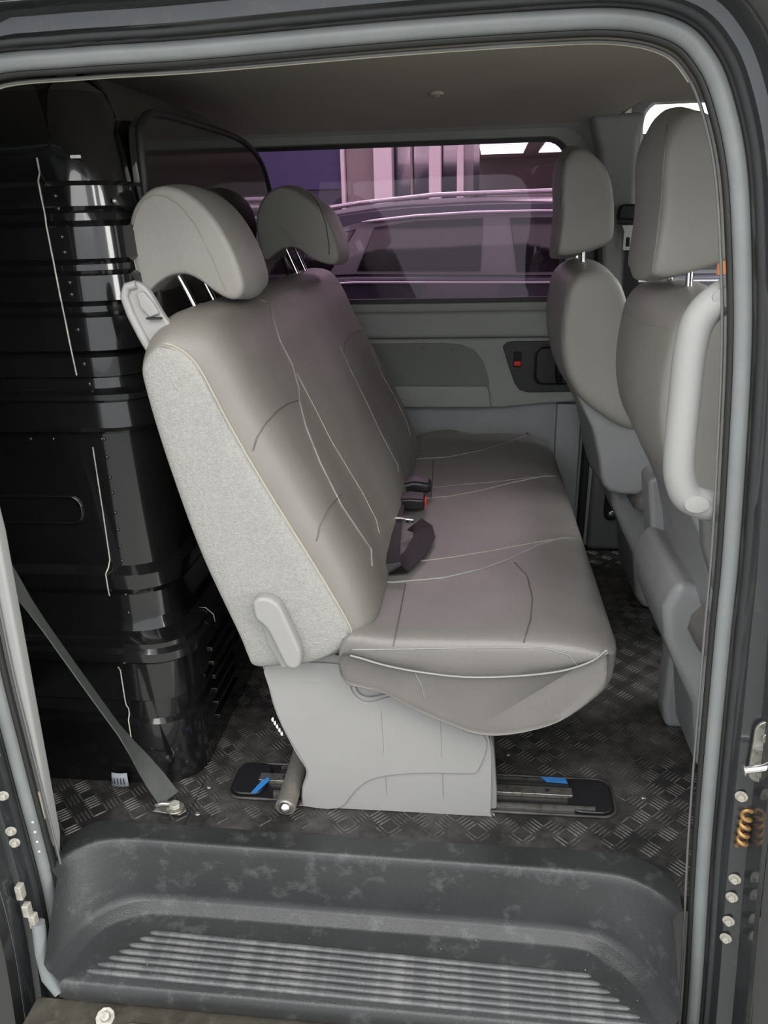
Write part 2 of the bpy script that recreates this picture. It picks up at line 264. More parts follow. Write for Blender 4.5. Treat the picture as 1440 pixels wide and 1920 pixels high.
#SEAMS_BEGIN
SEAMS = {
 'bench': [
  ('piping', 'piping', 0.0021, [(-0.4112, 0.601, 0.9621), (-0.4029, 0.5752, 0.9516), (-0.3962, 0.5555, 0.9407), (-0.3893, 0.5425, 0.9284), (-0.3831, 0.5321, 0.9159), (-0.3776, 0.5247, 0.903), (-0.3714, 0.5283, 0.8867), (-0.3648, 0.531, 0.8705), (-0.3576, 0.5311, 0.8545), (-0.3511, 0.5168, 0.8412), (-0.3445, 0.502, 0.8281), (-0.3378, 0.4866, 0.8153), (-0.3338, 0.4677, 0.8077), (-0.3298, 0.4491, 0.8003), (-0.323, 0.4324, 0.7875), (-0.3163, 0.4159, 0.7749), (-0.3097, 0.3997, 0.7624), (-0.3034, 0.3919, 0.7505), (-0.2972, 0.3845, 0.7385), (-0.291, 0.3772, 0.7266), (-0.2848, 0.3699, 0.7147), (-0.2787, 0.3627, 0.7028), (-0.2721, 0.3596, 0.6901), (-0.2655, 0.3567, 0.6772), (-0.2589, 0.3537, 0.6643), (-0.2523, 0.3507, 0.6515), (-0.2458, 0.3479, 0.6385), (-0.2392, 0.3451, 0.6255), (-0.2323, 0.3482, 0.6121), (-0.2255, 0.3516, 0.5984), (-0.2185, 0.355, 0.5845), (-0.2116, 0.3595, 0.5701), (-0.2047, 0.3644, 0.5554), (-0.1981, 0.3717, 0.5396), (-0.1915, 0.3803, 0.523), (-0.1882, 0.3595, 0.5141), (-0.1852, 0.341, 0.5045)]),
  ('seam', 'thread', 0.0012, [(-0.3499, 0.5304, 0.8385), (-0.343, 0.5285, 0.8249), (-0.3359, 0.5259, 0.8114), (-0.3288, 0.5232, 0.7979), (-0.3216, 0.5203, 0.7844), (-0.3144, 0.5175, 0.7709), (-0.3062, 0.5131, 0.7555), (-0.2981, 0.509, 0.74), (-0.2901, 0.5051, 0.7245), (-0.282, 0.5013, 0.7089), (-0.2747, 0.5024, 0.6947), (-0.2673, 0.5035, 0.6805), (-0.2599, 0.5046, 0.6661), (-0.2524, 0.5057, 0.6517), (-0.245, 0.5071, 0.637), (-0.2374, 0.5085, 0.6223), (-0.2299, 0.5103, 0.6073), (-0.2224, 0.5123, 0.5922), (-0.2134, 0.5101, 0.5735), (-0.2045, 0.5087, 0.5545), (-0.196, 0.5104, 0.5342), (-0.1918, 0.5003, 0.5232), (-0.1877, 0.491, 0.5121)]),
  ('seam', 'insert', 0.0014, [(-0.365, 0.2245, 0.7654), (-0.3615, 0.2288, 0.7758), (-0.3584, 0.234, 0.786), (-0.3528, 0.2423, 0.7954), (-0.3477, 0.2526, 0.8044), (-0.3416, 0.2732, 0.8109), (-0.3386, 0.3076, 0.8145), (-0.337, 0.3418, 0.8129), (-0.3356, 0.3787, 0.8109), (-0.3334, 0.4134, 0.8066), (-0.331, 0.4497, 0.8022)]),
  ('seam', 'insert', 0.0014, [(-0.2669, 0.231, 0.5999), (-0.264, 0.2369, 0.6126), (-0.2615, 0.2448, 0.6246), (-0.2563, 0.2586, 0.6345), (-0.2524, 0.2795, 0.6419), (-0.2477, 0.3238, 0.6409), (-0.2445, 0.3809, 0.6362)]),
  ('piping', 'piping', 0.0019, [(-0.3397, 1.0116, 0.8174), (-0.331, 1.004, 0.8004), (-0.3222, 0.996, 0.7835), (-0.3134, 0.9882, 0.7666), (-0.303, 0.9829, 0.747), (-0.2927, 0.9778, 0.7273), (-0.2824, 0.9729, 0.7076), (-0.2721, 0.9681, 0.6878), (-0.2634, 0.9608, 0.6714), (-0.2547, 0.9536, 0.655), (-0.2461, 0.9467, 0.6385), (-0.2376, 0.9398, 0.6221), (-0.2291, 0.9338, 0.6055), (-0.2192, 0.9331, 0.5856), (-0.2095, 0.9348, 0.565), (-0.2001, 0.9394, 0.5433), (-0.191, 0.9492, 0.5199), (-0.1886, 0.9371, 0.5142), (-0.1863, 0.9252, 0.5085)]),
  ('seam', 'insert', 0.0015, [(-0.3313, 1.0239, 0.8017), (-0.3348, 1.0628, 0.8094), (-0.3388, 1.1053, 0.8171), (-0.3396, 1.1594, 0.8185), (-0.3404, 1.216, 0.82), (-0.3386, 1.2778, 0.8167), (-0.3368, 1.3429, 0.8132), (-0.3338, 1.4145, 0.8052)]),
  ('seam', 'thread', 0.0012, [(-0.3045, 1.3885, 0.751), (-0.2931, 1.3696, 0.7299), (-0.282, 1.352, 0.7089), (-0.2711, 1.3359, 0.6877), (-0.2584, 1.3374, 0.6633), (-0.2457, 1.3393, 0.6386), (-0.233, 1.3419, 0.6135), (-0.2212, 1.338, 0.5898), (-0.2096, 1.3366, 0.5653), (-0.1983, 1.3398, 0.5396), (-0.1916, 1.3242, 0.5228), (-0.1852, 1.3123, 0.505)]),
  ('seam', 'insert', 0.0014, [(-0.2413, 1.0112, 0.6283), (-0.2421, 1.058, 0.6315), (-0.2434, 1.1107, 0.634), (-0.2418, 1.1805, 0.631), (-0.2402, 1.2546, 0.6278), (-0.2384, 1.2999, 0.6243), (-0.2365, 1.3469, 0.6207)]),
  ('seam', 'thread', 0.001, [(-0.4262, 0.5812, 0.9778), (-0.4228, 0.5928, 0.9745), (-0.4195, 0.6052, 0.9712)]),
  ('piping', 'piping', 0.0021, [(-0.2135, 0.4172, 0.4343), (-0.1974, 0.417, 0.4349), (-0.1822, 0.4216, 0.4331), (-0.1671, 0.4274, 0.4307), (-0.1518, 0.4319, 0.429), (-0.1358, 0.4362, 0.429), (-0.1197, 0.4408, 0.4288), (-0.1036, 0.4452, 0.4288), (-0.0875, 0.4491, 0.4289), (-0.0713, 0.4529, 0.4292), (-0.055, 0.4566, 0.4295), (-0.04, 0.4651, 0.4297), (-0.0248, 0.4736, 0.43), (-0.0095, 0.4823, 0.4303), (0.0059, 0.4908, 0.4306), (0.0214, 0.4993, 0.431), (0.0382, 0.5135, 0.4315), (0.0553, 0.5281, 0.4318), (0.0726, 0.5434, 0.4319), (0.0902, 0.5594, 0.4318), (0.1105, 0.5855, 0.4313), (0.1314, 0.6129, 0.4306), (0.153, 0.6422, 0.4295), (0.1788, 0.668, 0.4271), (0.2059, 0.6988, 0.4228), (0.2256, 0.7109, 0.4182), (0.2465, 0.7303, 0.4106)]),
  ('seam', 'thread', 0.0013, [(-0.1132, 0.539, 0.4286), (-0.0969, 0.5447, 0.4286), (-0.0804, 0.55, 0.4289), (-0.0639, 0.5552, 0.4291), (-0.0473, 0.5604, 0.4294), (-0.029, 0.5681, 0.4298), (-0.0106, 0.5758, 0.4301), (0.008, 0.5834, 0.4305), (0.0266, 0.5909, 0.431), (0.0453, 0.5986, 0.4314), (0.0642, 0.6078, 0.4317), (0.0833, 0.6179, 0.4317), (0.1026, 0.6288, 0.4314), (0.1221, 0.6403, 0.4308), (0.1418, 0.6526, 0.43), (0.1606, 0.6643, 0.4287), (0.1797, 0.6778, 0.4268), (0.1993, 0.694, 0.4238), (0.2196, 0.7134, 0.4196), (0.2427, 0.726, 0.4122)]),
  ('piping', 'thread', 0.0014, [(-0.17, 0.9266, 0.4309), (-0.1485, 0.9391, 0.4289), (-0.1265, 0.9462, 0.4287), (-0.1044, 0.9532, 0.4286), (-0.0822, 0.9592, 0.4289), (-0.0598, 0.965, 0.4292), (-0.039, 0.9764, 0.4296), (-0.018, 0.988, 0.43), (0.0032, 0.9996, 0.4304), (0.0245, 1.0111, 0.4309), (0.0461, 1.0272, 0.4313), (0.068, 1.0443, 0.4316), (0.0902, 1.0627, 0.4314), (0.1127, 1.0822, 0.431), (0.1354, 1.0993, 0.4302), (0.1586, 1.1185, 0.4289), (0.1823, 1.1412, 0.4265), (0.207, 1.169, 0.4225), (0.2298, 1.1873, 0.4168), (0.2552, 1.2246, 0.405)]),
  ('seam', 'piping', 0.0012, [(-0.1627, 1.0164, 0.4299), (-0.1403, 1.0282, 0.4286), (-0.1174, 1.0369, 0.4284), (-0.0944, 1.0449, 0.4284), (-0.0713, 1.0521, 0.4288), (-0.0481, 1.059, 0.4292), (-0.0248, 1.065, 0.4296), (-0.0014, 1.0708, 0.4301), (0.022, 1.0764, 0.4307), (0.0455, 1.0819, 0.4312), (0.0691, 1.0883, 0.4316), (0.0928, 1.098, 0.4314), (0.1168, 1.109, 0.4309), (0.141, 1.1213, 0.4299), (0.1656, 1.136, 0.4282), (0.1908, 1.1548, 0.4253)]),
  ('seam', 'piping', 0.0015, [(-0.1756, 1.2987, 0.4318), (-0.1502, 1.315, 0.4289), (-0.124, 1.3219, 0.4287), (-0.0977, 1.3283, 0.4287), (-0.0713, 1.3335, 0.4291), (-0.0471, 1.35, 0.4295), (-0.0227, 1.3666, 0.4299), (0.002, 1.3833, 0.4304), (0.0269, 1.3997, 0.4311), (0.0551, 1.4288, 0.4316), (0.0839, 1.4603, 0.4317), (0.1133, 1.4949, 0.4311), (0.1377, 1.5301, 0.43), (0.1631, 1.5715, 0.4274), (0.1908, 1.6375, 0.4184)]),
  ('seam', 'insert', 0.0013, [(-0.1295, 0.4258, 0.4287), (-0.1293, 0.389, 0.4287), (-0.1292, 0.3537, 0.4287), (-0.129, 0.3199, 0.4287), (-0.1293, 0.2838, 0.4287), (-0.1295, 0.2494, 0.4287), (-0.1304, 0.2232, 0.4248), (-0.1319, 0.2127, 0.4187), (-0.134, 0.2073, 0.4096)]),
  ('seam', 'insert', 0.0015, [(0.0948, 0.5373, 0.4316), (0.106, 0.5041, 0.4313), (0.1167, 0.4724, 0.431), (0.119, 0.4224, 0.431), (0.1211, 0.3752, 0.4309), (0.1166, 0.3297, 0.431), (0.1123, 0.2866, 0.4312), (0.1062, 0.2555, 0.4313), (0.1007, 0.2303, 0.4288), (0.0961, 0.2147, 0.4213)]),
  ('seam', 'insert', 0.0014, [(-0.1142, 1.3052, 0.4286), (-0.1108, 1.2019, 0.4286), (-0.1077, 1.1067, 0.4285), (-0.1059, 1.0249, 0.4285), (-0.1041, 0.9481, 0.4286)]),
  ('seam', 'piping', 0.0014, [(-0.2078, 0.2039, 0.4022), (-0.194, 0.2038, 0.403), (-0.1803, 0.2043, 0.4033), (-0.1666, 0.2048, 0.4037), (-0.1529, 0.2052, 0.4041), (-0.1393, 0.2054, 0.4047), (-0.1256, 0.2056, 0.4052), (-0.112, 0.2061, 0.4057), (-0.0985, 0.2066, 0.4062), (-0.0849, 0.207, 0.4068), (-0.0714, 0.2074, 0.4073), (-0.0579, 0.2078, 0.4079), (-0.0444, 0.2081, 0.4085), (-0.031, 0.2085, 0.4091), (-0.0175, 0.2087, 0.4098), (-0.0041, 0.2089, 0.4103), (0.0092, 0.209, 0.4109), (0.0226, 0.2091, 0.4115), (0.0359, 0.2092, 0.4121), (0.0492, 0.2093, 0.4127), (0.0624, 0.2093, 0.4133), (0.0757, 0.2095, 0.4138), (0.0907, 0.2094, 0.4139), (0.1057, 0.2093, 0.414), (0.1207, 0.2093, 0.414), (0.1356, 0.2093, 0.414), (0.1539, 0.207, 0.4097), (0.1722, 0.2053, 0.4048), (0.1818, 0.2038, 0.3943), (0.1928, 0.2117, 0.3783)]),
  ('seam', 'piping', 0.0012, [(-0.0959, 0.2118, 0.3535), (-0.0902, 0.2118, 0.3409), (-0.0845, 0.2118, 0.3283), (-0.0817, 0.2118, 0.3154), (-0.0789, 0.2118, 0.3025)]),
  ('stitching', 'thread', 0.0013, [(-0.5999, 0.4037, 1.0274), (-0.602, 0.404, 1.0429), (-0.6039, 0.4042, 1.0582), (-0.6056, 0.4036, 1.0735), (-0.6035, 0.4024, 1.0916), (-0.602, 0.4024, 1.1095), (-0.5957, 0.402, 1.1249), (-0.5897, 0.402, 1.1402), (-0.5813, 0.402, 1.1518), (-0.573, 0.4021, 1.1633), (-0.5626, 0.4019, 1.1682), (-0.5523, 0.4019, 1.1731), (-0.5419, 0.4017, 1.172), (-0.5315, 0.4017, 1.1708), (-0.5199, 0.4017, 1.1632), (-0.5084, 0.4017, 1.1556), (-0.5001, 0.4017, 1.1447), (-0.4917, 0.4017, 1.1337), (-0.4833, 0.4017, 1.1227), (-0.4775, 0.4017, 1.1094), (-0.4717, 0.4017, 1.096), (-0.4659, 0.4017, 1.0825), (-0.46, 0.4017, 1.0689), (-0.4555, 0.4017, 1.0559), (-0.451, 0.4017, 1.0428), (-0.4464, 0.4017, 1.0296), (-0.4429, 0.4017, 1.0204), (-0.4394, 0.4018, 1.0111)]),
  ('stitching', 'insert', 0.0013, [(-0.4421, 1.2034, 1.1966), (-0.4288, 1.1875, 1.1868), (-0.4168, 1.1776, 1.1771), (-0.403, 1.1446, 1.1615), (-0.3918, 1.1246, 1.1463), (-0.3854, 1.1211, 1.1267), (-0.3793, 1.1205, 1.1072), (-0.3769, 1.12, 1.0844), (-0.3745, 1.1198, 1.0614), (-0.3751, 1.1197, 1.0496), (-0.3757, 1.1198, 1.0377)]),
 ],
 'front_near': [
  ('stitching', 'piping', 0.0015, [(0.3096, 0.4418, 1.2568), (0.3055, 0.4219, 1.2424), (0.3035, 0.4115, 1.2289), (0.3028, 0.4075, 1.2159), (0.3029, 0.4063, 1.2031), (0.3031, 0.4064, 1.1904), (0.3033, 0.4072, 1.1777), (0.3039, 0.4092, 1.1649), (0.3045, 0.4112, 1.1519), (0.3051, 0.4129, 1.1389), (0.3052, 0.4146, 1.1274), (0.3051, 0.4155, 1.1158), (0.3047, 0.4151, 1.1042), (0.3042, 0.4142, 1.0925), (0.3035, 0.4126, 1.0807), (0.3027, 0.4114, 1.0681), (0.3019, 0.4103, 1.0554), (0.3014, 0.4109, 1.0424), (0.3016, 0.4144, 1.0292)]),
  ('seam', 'thread', 0.001, [(0.3149, 0.721, 0.9285), (0.3095, 0.6353, 0.9309), (0.3068, 0.5385, 0.9353), (0.308, 0.4699, 0.937), (0.3113, 0.4185, 0.9404), (0.3151, 0.3736, 0.9432), (0.3188, 0.3321, 0.9457)]),
 ],
 'front_far': [
  ('stitching', 'piping', 0.0012, [(0.227, 1.1868, 1.2499), (0.2265, 1.1817, 1.225), (0.2264, 1.1805, 1.2001), (0.2248, 1.1813, 1.1814), (0.2232, 1.1827, 1.1626), (0.2218, 1.1861, 1.1437), (0.2207, 1.1927, 1.1245), (0.2192, 1.2061, 1.1008), (0.2171, 1.2146, 1.0766), (0.2147, 1.2193, 1.0523)]),
  ('seam', 'piping', 0.0011, [(0.2365, 1.157, 0.9618), (0.2327, 1.1097, 0.9413), (0.2314, 1.0856, 0.9194), (0.2319, 1.078, 0.896), (0.2326, 1.0753, 0.8765), (0.2336, 1.0735, 0.8567), (0.2346, 1.0731, 0.8367), (0.2356, 1.0729, 0.8165)]),
 ],
}
#SEAMS_END
def seams(key, parent):
    for nm, m, r, pts in SEAMS.get(key, []):
        tube(nm, cr(pts, 3), r, m, parent, sides=6)

# ================================================================== SETTING
# ---- floor with the front edge following the entry step
def cr2(pts, n=6): return [(v[0], v[1]) for v in cr([(*p, 0) for p in pts], n)]
flange = [(-.768, .088), (-.772, .105), (-.772, .128), (-.751, .168), (-.703, .184), (-.43, .181), (-.157, .178), (.06, .178), (.27, .176), (.33, .160), (.368, .124), (.374, .105), (.373, .088)]
fl = cr2(flange, 5)
out = [(-1.15, .06)]+fl+[(1.7, .06), (1.7, 1.76), (-1.15, 1.76)]
floor = struct(prism('floor', out, 'z', -.035, 0, 'floor', bevel=0, smooth=False))
# tread bars
RAILS = [(-.50, .268, .30, .385)]
def in_rail(x, y): return any(a-.012 < x < c+.012 and b-.012 < y < d+.012 for a, b, c, d in RAILS)
def front_y(x):
    for (a, b), (c, d) in zip(fl, fl[1:]):
        if a <= x <= c and c > a: return b+(d-b)*(x-a)/(c-a)
    return .0
vs, fs = [], []
cell = .043
for i in range(-20, 26):
    for j in range(0, 38):
        cx, cy = i*cell, .11+j*cell
        if cx < -.92 or cx > 1.0 or cy > 1.7: continue
        ang = math.radians(45 if (i+j) % 2 else -45)
        ca, sa = math.cos(ang), math.sin(ang)
        for k in range(-2, 3):
            px, py = cx - sa*k*.0078, cy + ca*k*.0078
            L = .0185 - abs(k)*.0012
            if in_rail(px, py) or py < front_y(px)+.022: continue
            b = len(vs)
            for (u, v, z) in ((-L, 0, 0), (-L*.55, -.0019, 0), (L*.55, -.0019, 0), (L, 0, 0), (L*.55, .0019, 0), (-L*.55, .0019, 0), (-L*.5, 0, .0017), (L*.5, 0, .0017)):
                vs.append((px+u*ca-v*sa, py+u*sa+v*ca, z+.0001))
            fs += [(b, b+1, b+6), (b+1, b+2, b+7, b+6), (b+2, b+3, b+7), (b+3, b+4, b+7), (b+4, b+5, b+6, b+7), (b+5, b, b+6)]
tb = mesh('tread_bar', vs, fs, 'tread', floor, smooth=False); tag(tb, kind='stuff')
box('floor_seam', (-.5615, .185, 0), (-.5585, .33, .0012), 'blackmatte', floor, bevel=0)
for p in ((-.545, .303), (-.543, .222), (.09, .46), (.36, .34)):
    dome('screw', (p[0], p[1], 0), (0, 0, 1), .006, .0025, 'steel', floor)
# recessed ring under the front seat
tube('floor_cup_rim', [(.60+.055*math.cos(a*math.pi/12), .63+.042*math.sin(a*math.pi/12), .004) for a in range(24)], .006, 'floor', floor, closed=True)
disc('floor_cup', (.60, .63, .0), (0, 0, 1), .045, .002, 'blackmatte', floor)
tube('floor_cup_rim', [(.60+.06*math.cos(a*math.pi/12), 1.56+.045*math.sin(a*math.pi/12), .004) for a in range(24)], .006, 'floor', floor, closed=True)
tube('floor_cup_rim', [(.57+.04*math.cos(a*math.pi/12), 1.06+.04*math.sin(a*math.pi/12), .004) for a in range(24)], .006, 'floor', floor, closed=True)

# ---- entry step
def C(pts, z, n=60):
    """resample a plan curve to n points"""
    p = [Vector((a, b, 0)) for a, b in cr2(pts, 8)]
    d = [0]
    for a, b in zip(p, p[1:]): d.append(d[-1]+(b-a).length)
    outp = []
    for i in range(n):
        t = d[-1]*i/(n-1); k = 0
        while k < len(d)-2 and d[k+1] < t: k += 1
        f = (t-d[k])/max(1e-9, d[k+1]-d[k]); q = p[k].lerp(p[k+1], f); outp.append((q.x, q.y, z))
    return outp
rim = [(-.760, .045), (-.757, .068), (-.737, .100), (-.668, .130), (-.43, .128), (-.152, .125), (.08, .122), (.255, .117), (.309, .100), (.340, .076), (.356, .055), (.359, .042)]
foot = [(-.748, -.047), (-.741, .0), (-.716, .066), (-.662, .116), (-.56, .126), (-.156, .122), (.05, .120), (.215, .114), (.272, .09), (.315, .04), (.338, -.01), (.352, -.05)]
def inset(pts, e):
    return [(x+(e if x < -.6 else -e if x > .25 else 0), y-(e if -.7 < x < .3 else e*.3)) for x, y in pts]
def outset(pts, e): return inset(pts, -e)
secs = [C(flange, .0035), C(outset(rim, .010), .007), C(outset(rim, .004), .008), C(rim, .003), C(inset(rim, .006), -.008),
        C(outset(foot, .005), -.118), C(foot, -.130), C(inset(foot, .004), -.134), C(inset(foot, .012), -.137), C(inset(foot, .020), -.146), C(inset(foot, .026), -.148)]
n = 60
L3 = [(-.724+(1.07)*i/(n-1), -.048-.010*i/(n-1), -.1485) for i in range(n)]
L4 = [(x, y-.007, z-.004) for x, y, z in L3]; L5 = [(x, y-.002, z-.03) for x, y, z in L4]; L6 = [(x, y+.01, z-.02) for x, y, z in L5]
st = thing('entry_step', 'dark plastic entry step well below the bench in the door sill', 'step', (-.2, .05, -.2))
vsl = secs+[[(a[0]*.6+b[0]*.4, a[1]*.6+b[1]*.4, -.1485) for a, b in zip(secs[-1], L3)], L3, L4, L5, L6]
loft('step_tray', vsl, 'step', st, closed=False, cap=False, sharp=80)
for k in range(7):
    t = k/6
    x0 = -.600-.085*t; x1 = .225+.085*t; y0 = .062-.090*t; y1 = .038-.086*t
    us = [0, .006]+[.02+.96*i/10 for i in range(11)][0:]+[.994, 1]
    path = [(x0+(x1-x0)*u, y0+(y1-y0)*u, -.1482) for u in us]
    tube('rib', path, [.0012, .0044]+[.0058]*11+[.0044, .0012], 'step_rib', st, sides=10, flat=.75, up=(0, 0, 1))

vs, fs = [], []
for k in range(46):
    x, y, q = random.uniform(-.62, .30), random.uniform(-.03, .11), random.uniform(.0007, .0016)
    b = len(vs); z = -.1485
    vs += [(x-q, y, z), (x, y-q, z), (x+q, y, z), (x, y+q, z), (x, y, z+q*1.5)]
    fs += [(b, b+1, b+4), (b+1, b+2, b+4), (b+2, b+3, b+4), (b+3, b, b+4)]
tag(mesh('grit', vs, fs, 'thread', st, smooth=False), kind='stuff')

# ---- body side with the door opening
seal_path = [(-.793, -.30), (-.778, -.06), (-.787, .25), (-.792, .489), (-.780, .95), (-.755, 1.16), (-.70, 1.27), (-.63, 1.318), (-.50, 1.326), (-.348, 1.328), (-.111, 1.336), (.065, 1.339), (.165, 1.337), (.23, 1.321), (.266, 1.290), (.290, 1.247), (.313, 1.180), (.330, 1.091), (.347, .966), (.360, .80), (.369, .65), (.373, .529), (.388, .174), (.404, -.08), (.414, -.28), (.408, -.345), (.37, -.37), (0, -.372), (-.40, -.372), (-.74, -.37), (-.788, -.35)]
sp = [(v[0], v[1]) for v in cr([(*p, 0) for p in seal_path], 6, True)]
def offset_loop(lp, e):
    out = []; N = len(lp)
    for i in range(N):
        a = Vector(lp[i-2]); b = Vector(lp[(i+2) % N]); t = (b-a).normalized(); nn = Vector((t.y, -t.x))
        out.append((lp[i][0]-nn.x*e, lp[i][1]-nn.y*e))
    return out
# loop runs up the left, right along the top: outward = left of travel
def ring(e, y, yl=None): return [(p[0], y, p[1]) for p in offset_loop(sp, e)]
def jw(p):
    x, z = p
    if x < -.55: return .45
    if x < .15: return .65
    return .5+.5*min(1, max(0, (.95-z)/.5))
def ringw(e, y):
    base = offset_loop(sp, .012); far_ = offset_loop(sp, e); yq = y
    return [(a[0]+(b[0]-a[0])*jw(a), yq if yq > -.003 else yq*(.5+.5*jw(a)), a[1]+(b[1]-a[1])*jw(a)) for a, b in zip(base, far_)]
wn = struct(loft('wall_near', [ring(-.012, .075), ring(.012, .045), ringw(.016, .018), ringw(.020, .004), ringw(.023, .000), ringw(.048, -.002), ringw(.051, -.012), ringw(.055, -.040), ringw(.060, -.046)], 'jamb', closed=True, cap=False, sharp=30))
# outer skin
o_in = ringw(.061, -.0465); N = len(o_in)
o_mid = []; 
for x, y, z in o_in:
    o_mid.append((x, -.066, z))
def skin_out(p, s):
    c = Vector((-.19, .55)); d = Vector((p[0], p[2]))-c
    return (c.x+d.x*s, -.052-(.0 if s < 1.4 else .014), c.y+d.y*s)
loft('body_skin', [o_in, [skin_out(p, 1.012) for p in o_in], [skin_out(p, 1.5) for p in o_in], [skin_out(p, 2.0) for p in o_in]], 'paint', wn, closed=True, cap=False, sharp=60)
# drip channel over the door
tube('roof_channel', [(x, -.072, 1.405+.010*(x+1)) for x in [-1.2+.2*i for i in range(11)]], .012, 'paint', wn, sides=8)
tube('roof_channel', [(x, -.045, 1.378+.006*(x+1)) for x in [-1.2+.2*i for i in range(9)]], .005, 'jamb', wn, sides=8)
for x in (-.47, -.405, -.335, -.27, -.14, -.02, .10): dome('screw', (x, -.060, 1.392), (0, -1, 0), .0045, .003, 'dustmetal', wn)
# weatherstrip
def sealtube(nm, e, y, r, m, flat=1.0):
    return struct(tube(nm, ring(e, y), r, m, sides=12, closed=True, flat=flat, up=(0, 1, 0)))
s1 = sealtube('trim_1', 0, .048, .0118, 'rubber', .9)
tag(s1, 'fat grey rubber weatherstrip round the door opening')
tube('seal_lip', ring(-.0125, .056), .0058, 'rubber_dark', s1, sides=8, closed=True, up=(0, 1, 0))
tube('seal_groove', ring(.0115, .040), .003, 'rubber_dark', s1, sides=6, closed=True, up=(0, 1, 0))
# thin beige edge of the headliner trim behind the seal
tube('trim_edge', [p for p in ring(-.0215, .070) if p[2] > 1.27], .0022, 'linedge', s1, sides=6)
tube('seal_carrier', ring(-.0205, .068), .0022, 'plastic_dark', s1, sides=6, closed=True)
# metal bits on the right jamb
def bolt(c, axis=(0, -1, 0), r=.008, m='dustmetal'):
    disc('bolt', c, axis, r*1.25, .002, m, wn, sides=16, bevel=.0005)
    disc('bolt', (Vector(c)+Vector(axis)*.002), axis, r*.75, .006, m, wn, sides=6, bevel=.001)
ax = (-.35, -1, 0)
for x, y, z in ((.414, -.003, .292), (.424, -.003, .132), (.424, -.003, .095), (.425, -.003, .045), (.425, -.003, .008)): bolt((x, y, z), ax, .0075)
sk = mesh('striker_plate', *(lambda o: ([(x, -.006, z) for x, z in o]+[(x, -.012, z) for x, z in o], [tuple(range(len(o))), tuple(range(len(o), 2*len(o)))]+[(i, (i+1) % len(o), len(o)+(i+1) % len(o), len(o)+i) for i in range(len(o))]))(rrect(.415, .325, .455, .432, .018)), 'steel', wn, bevel=.0015)
tube('striker_pin', [(.437, -.012, .372), (.437, -.030, .372), (.425, -.036, .370), (.398, -.038, .366)], .0055, 'chrome', wn, sides=12)
disc('striker_pin', (.400, -.038, .3663), (-1, 0, -.1), .0085, .004, 'steel', wn)
for z in (.405, .345): disc('bolt', (.434, -.012, z), (0, -1, 0), .009, .004, 'steel', wn, sides=14)
path = [(.424+.007*math.cos(t*.55), -.004-.004+.006*math.sin(t*.55), .268-t*.00135) for t in range(52)]
tube('spring', path, .0032, 'rust', wn, sides=6)
# bolts and latch on the left jamb
for x, z in ((-.787, .30), (-.788, .216), (-.789, .140), (-.787, .115)): bolt((x, -.002, z), (.3, -1, 0), .0075)
for z in (.132, .110, .088, .066): dome('screw', (-.768, .030, z), (.2, -1, 0), .0022, .002, 'white', wn)
for x, z, h in ((-.792, .012, .030), (-.787, -.030, .026), (-.779, -.055, .028)):
    box('latch_tab', (x-.006, -.018, z-h/2), (x+.006, -.003, z+h/2), 'dustmetal', wn, bevel=.002)
tube('latch_ring', [(-.796+.016*math.cos(a), -.008, .345+.022*math.sin(a)) for a in [i*math.pi/8 for i in range(12)]], .004, 'steel', wn)
# sill below the step
sl = struct(box('trim_2', (-.78, -.115, -.40), (.41, -.045, -.200), 'sill', bevel=.004)); tag(sl, 'grimy metal sill strip under the entry step')
tube('sill_lip', [(-.58+.1*i, -.095, -.186) for i in range(10)], .004, 'sill', sl)
disc('sill_bolt', (-.635, -.075, -.205), (.1, -.4, 1), .017, .012, 'dustmetal', sl, sides=10)
disc('sill_bolt', (-.632, -.08, -.195), (.1, -.4, 1), .009, .012, 'dustmetal', sl, sides=6)
disc('sill_bolt', (-.672, -.085, -.215), (.1, -.4, 1), .010, .010, 'steel', sl, sides=12)
box('sill_plate', (-.76, -.12, -.245), (-.60, -.03, -.215), 'jamb', sl, bevel=.006)
tube('seal_end', [(-.772, -.01, -.06), (-.770, -.02, -.12), (-.758, -.03, -.165), (-.735, -.045, -.190)], [.012, .013, .016, .010], 'rubber', sl, sides=10)

# ---- light grey rear pillar trim at the left
pl = [(-.80, 1.2), (-.775, 1.2), (-.750, .667), (-.764, .05), (-.774, -.005), (-.785, -.028), (-.815, -.02), (-.86, .3), (-.90, 1.2)]
tp = struct(prism('trim_3', pl, 'y', .072, .10, 'pillar', bevel=.006)); tag(tp, 'light grey plastic trim on the rear door pillar')
box('trim_clip', (-.783, .066, .105), (-.769, .073, .165), 'linedge', tp, bevel=.002)

# ---- headliner
def cz(y):
    pts = [(.085, 1.350), (.12, 1.368), (.25, 1.415), (.5, 1.435), (1.0, 1.438), (1.4, 1.425), (1.65, 1.398), (1.80, 1.375)]
    for (a, b), (c, d) in zip(pts, pts[1:]):
        if y <= c: return b+(d-b)*(y-a)/(c-a)
    return pts[-1][1]
ys = [.085, .10, .12, .16, .2, .25, .32, .4, .5, .7, .9, 1.1, 1.3, 1.45, 1.55, 1.65, 1.72, 1.80]
def cz2(x, y):
    t = min(1, max(0, (x-.42)/.07)); return cz(y)*(1-t)+max(cz(y), 1.432 if y > 1.0 else 0)*t
secs = [[(x, y, cz2(x, y)) for y in ys] for x in (-1.15, -.6, 0, .3, .42, .45, .49, .55, .62, .70)]
secs += [[(.78, y, cz2(.8, y)-.006) for y in ys], [(.80, y, cz2(.8, y)-.014) for y in ys]]
secs2 = secs+[[(p[0]+.02, p[1], p[2]+.05) for p in secs[-1]], [(-1.15, p[1], p[2]+.05) for p in secs[0]]]
cl = struct(loft('ceiling', secs2, 'liner', closed=False, cap=False, sharp=70))
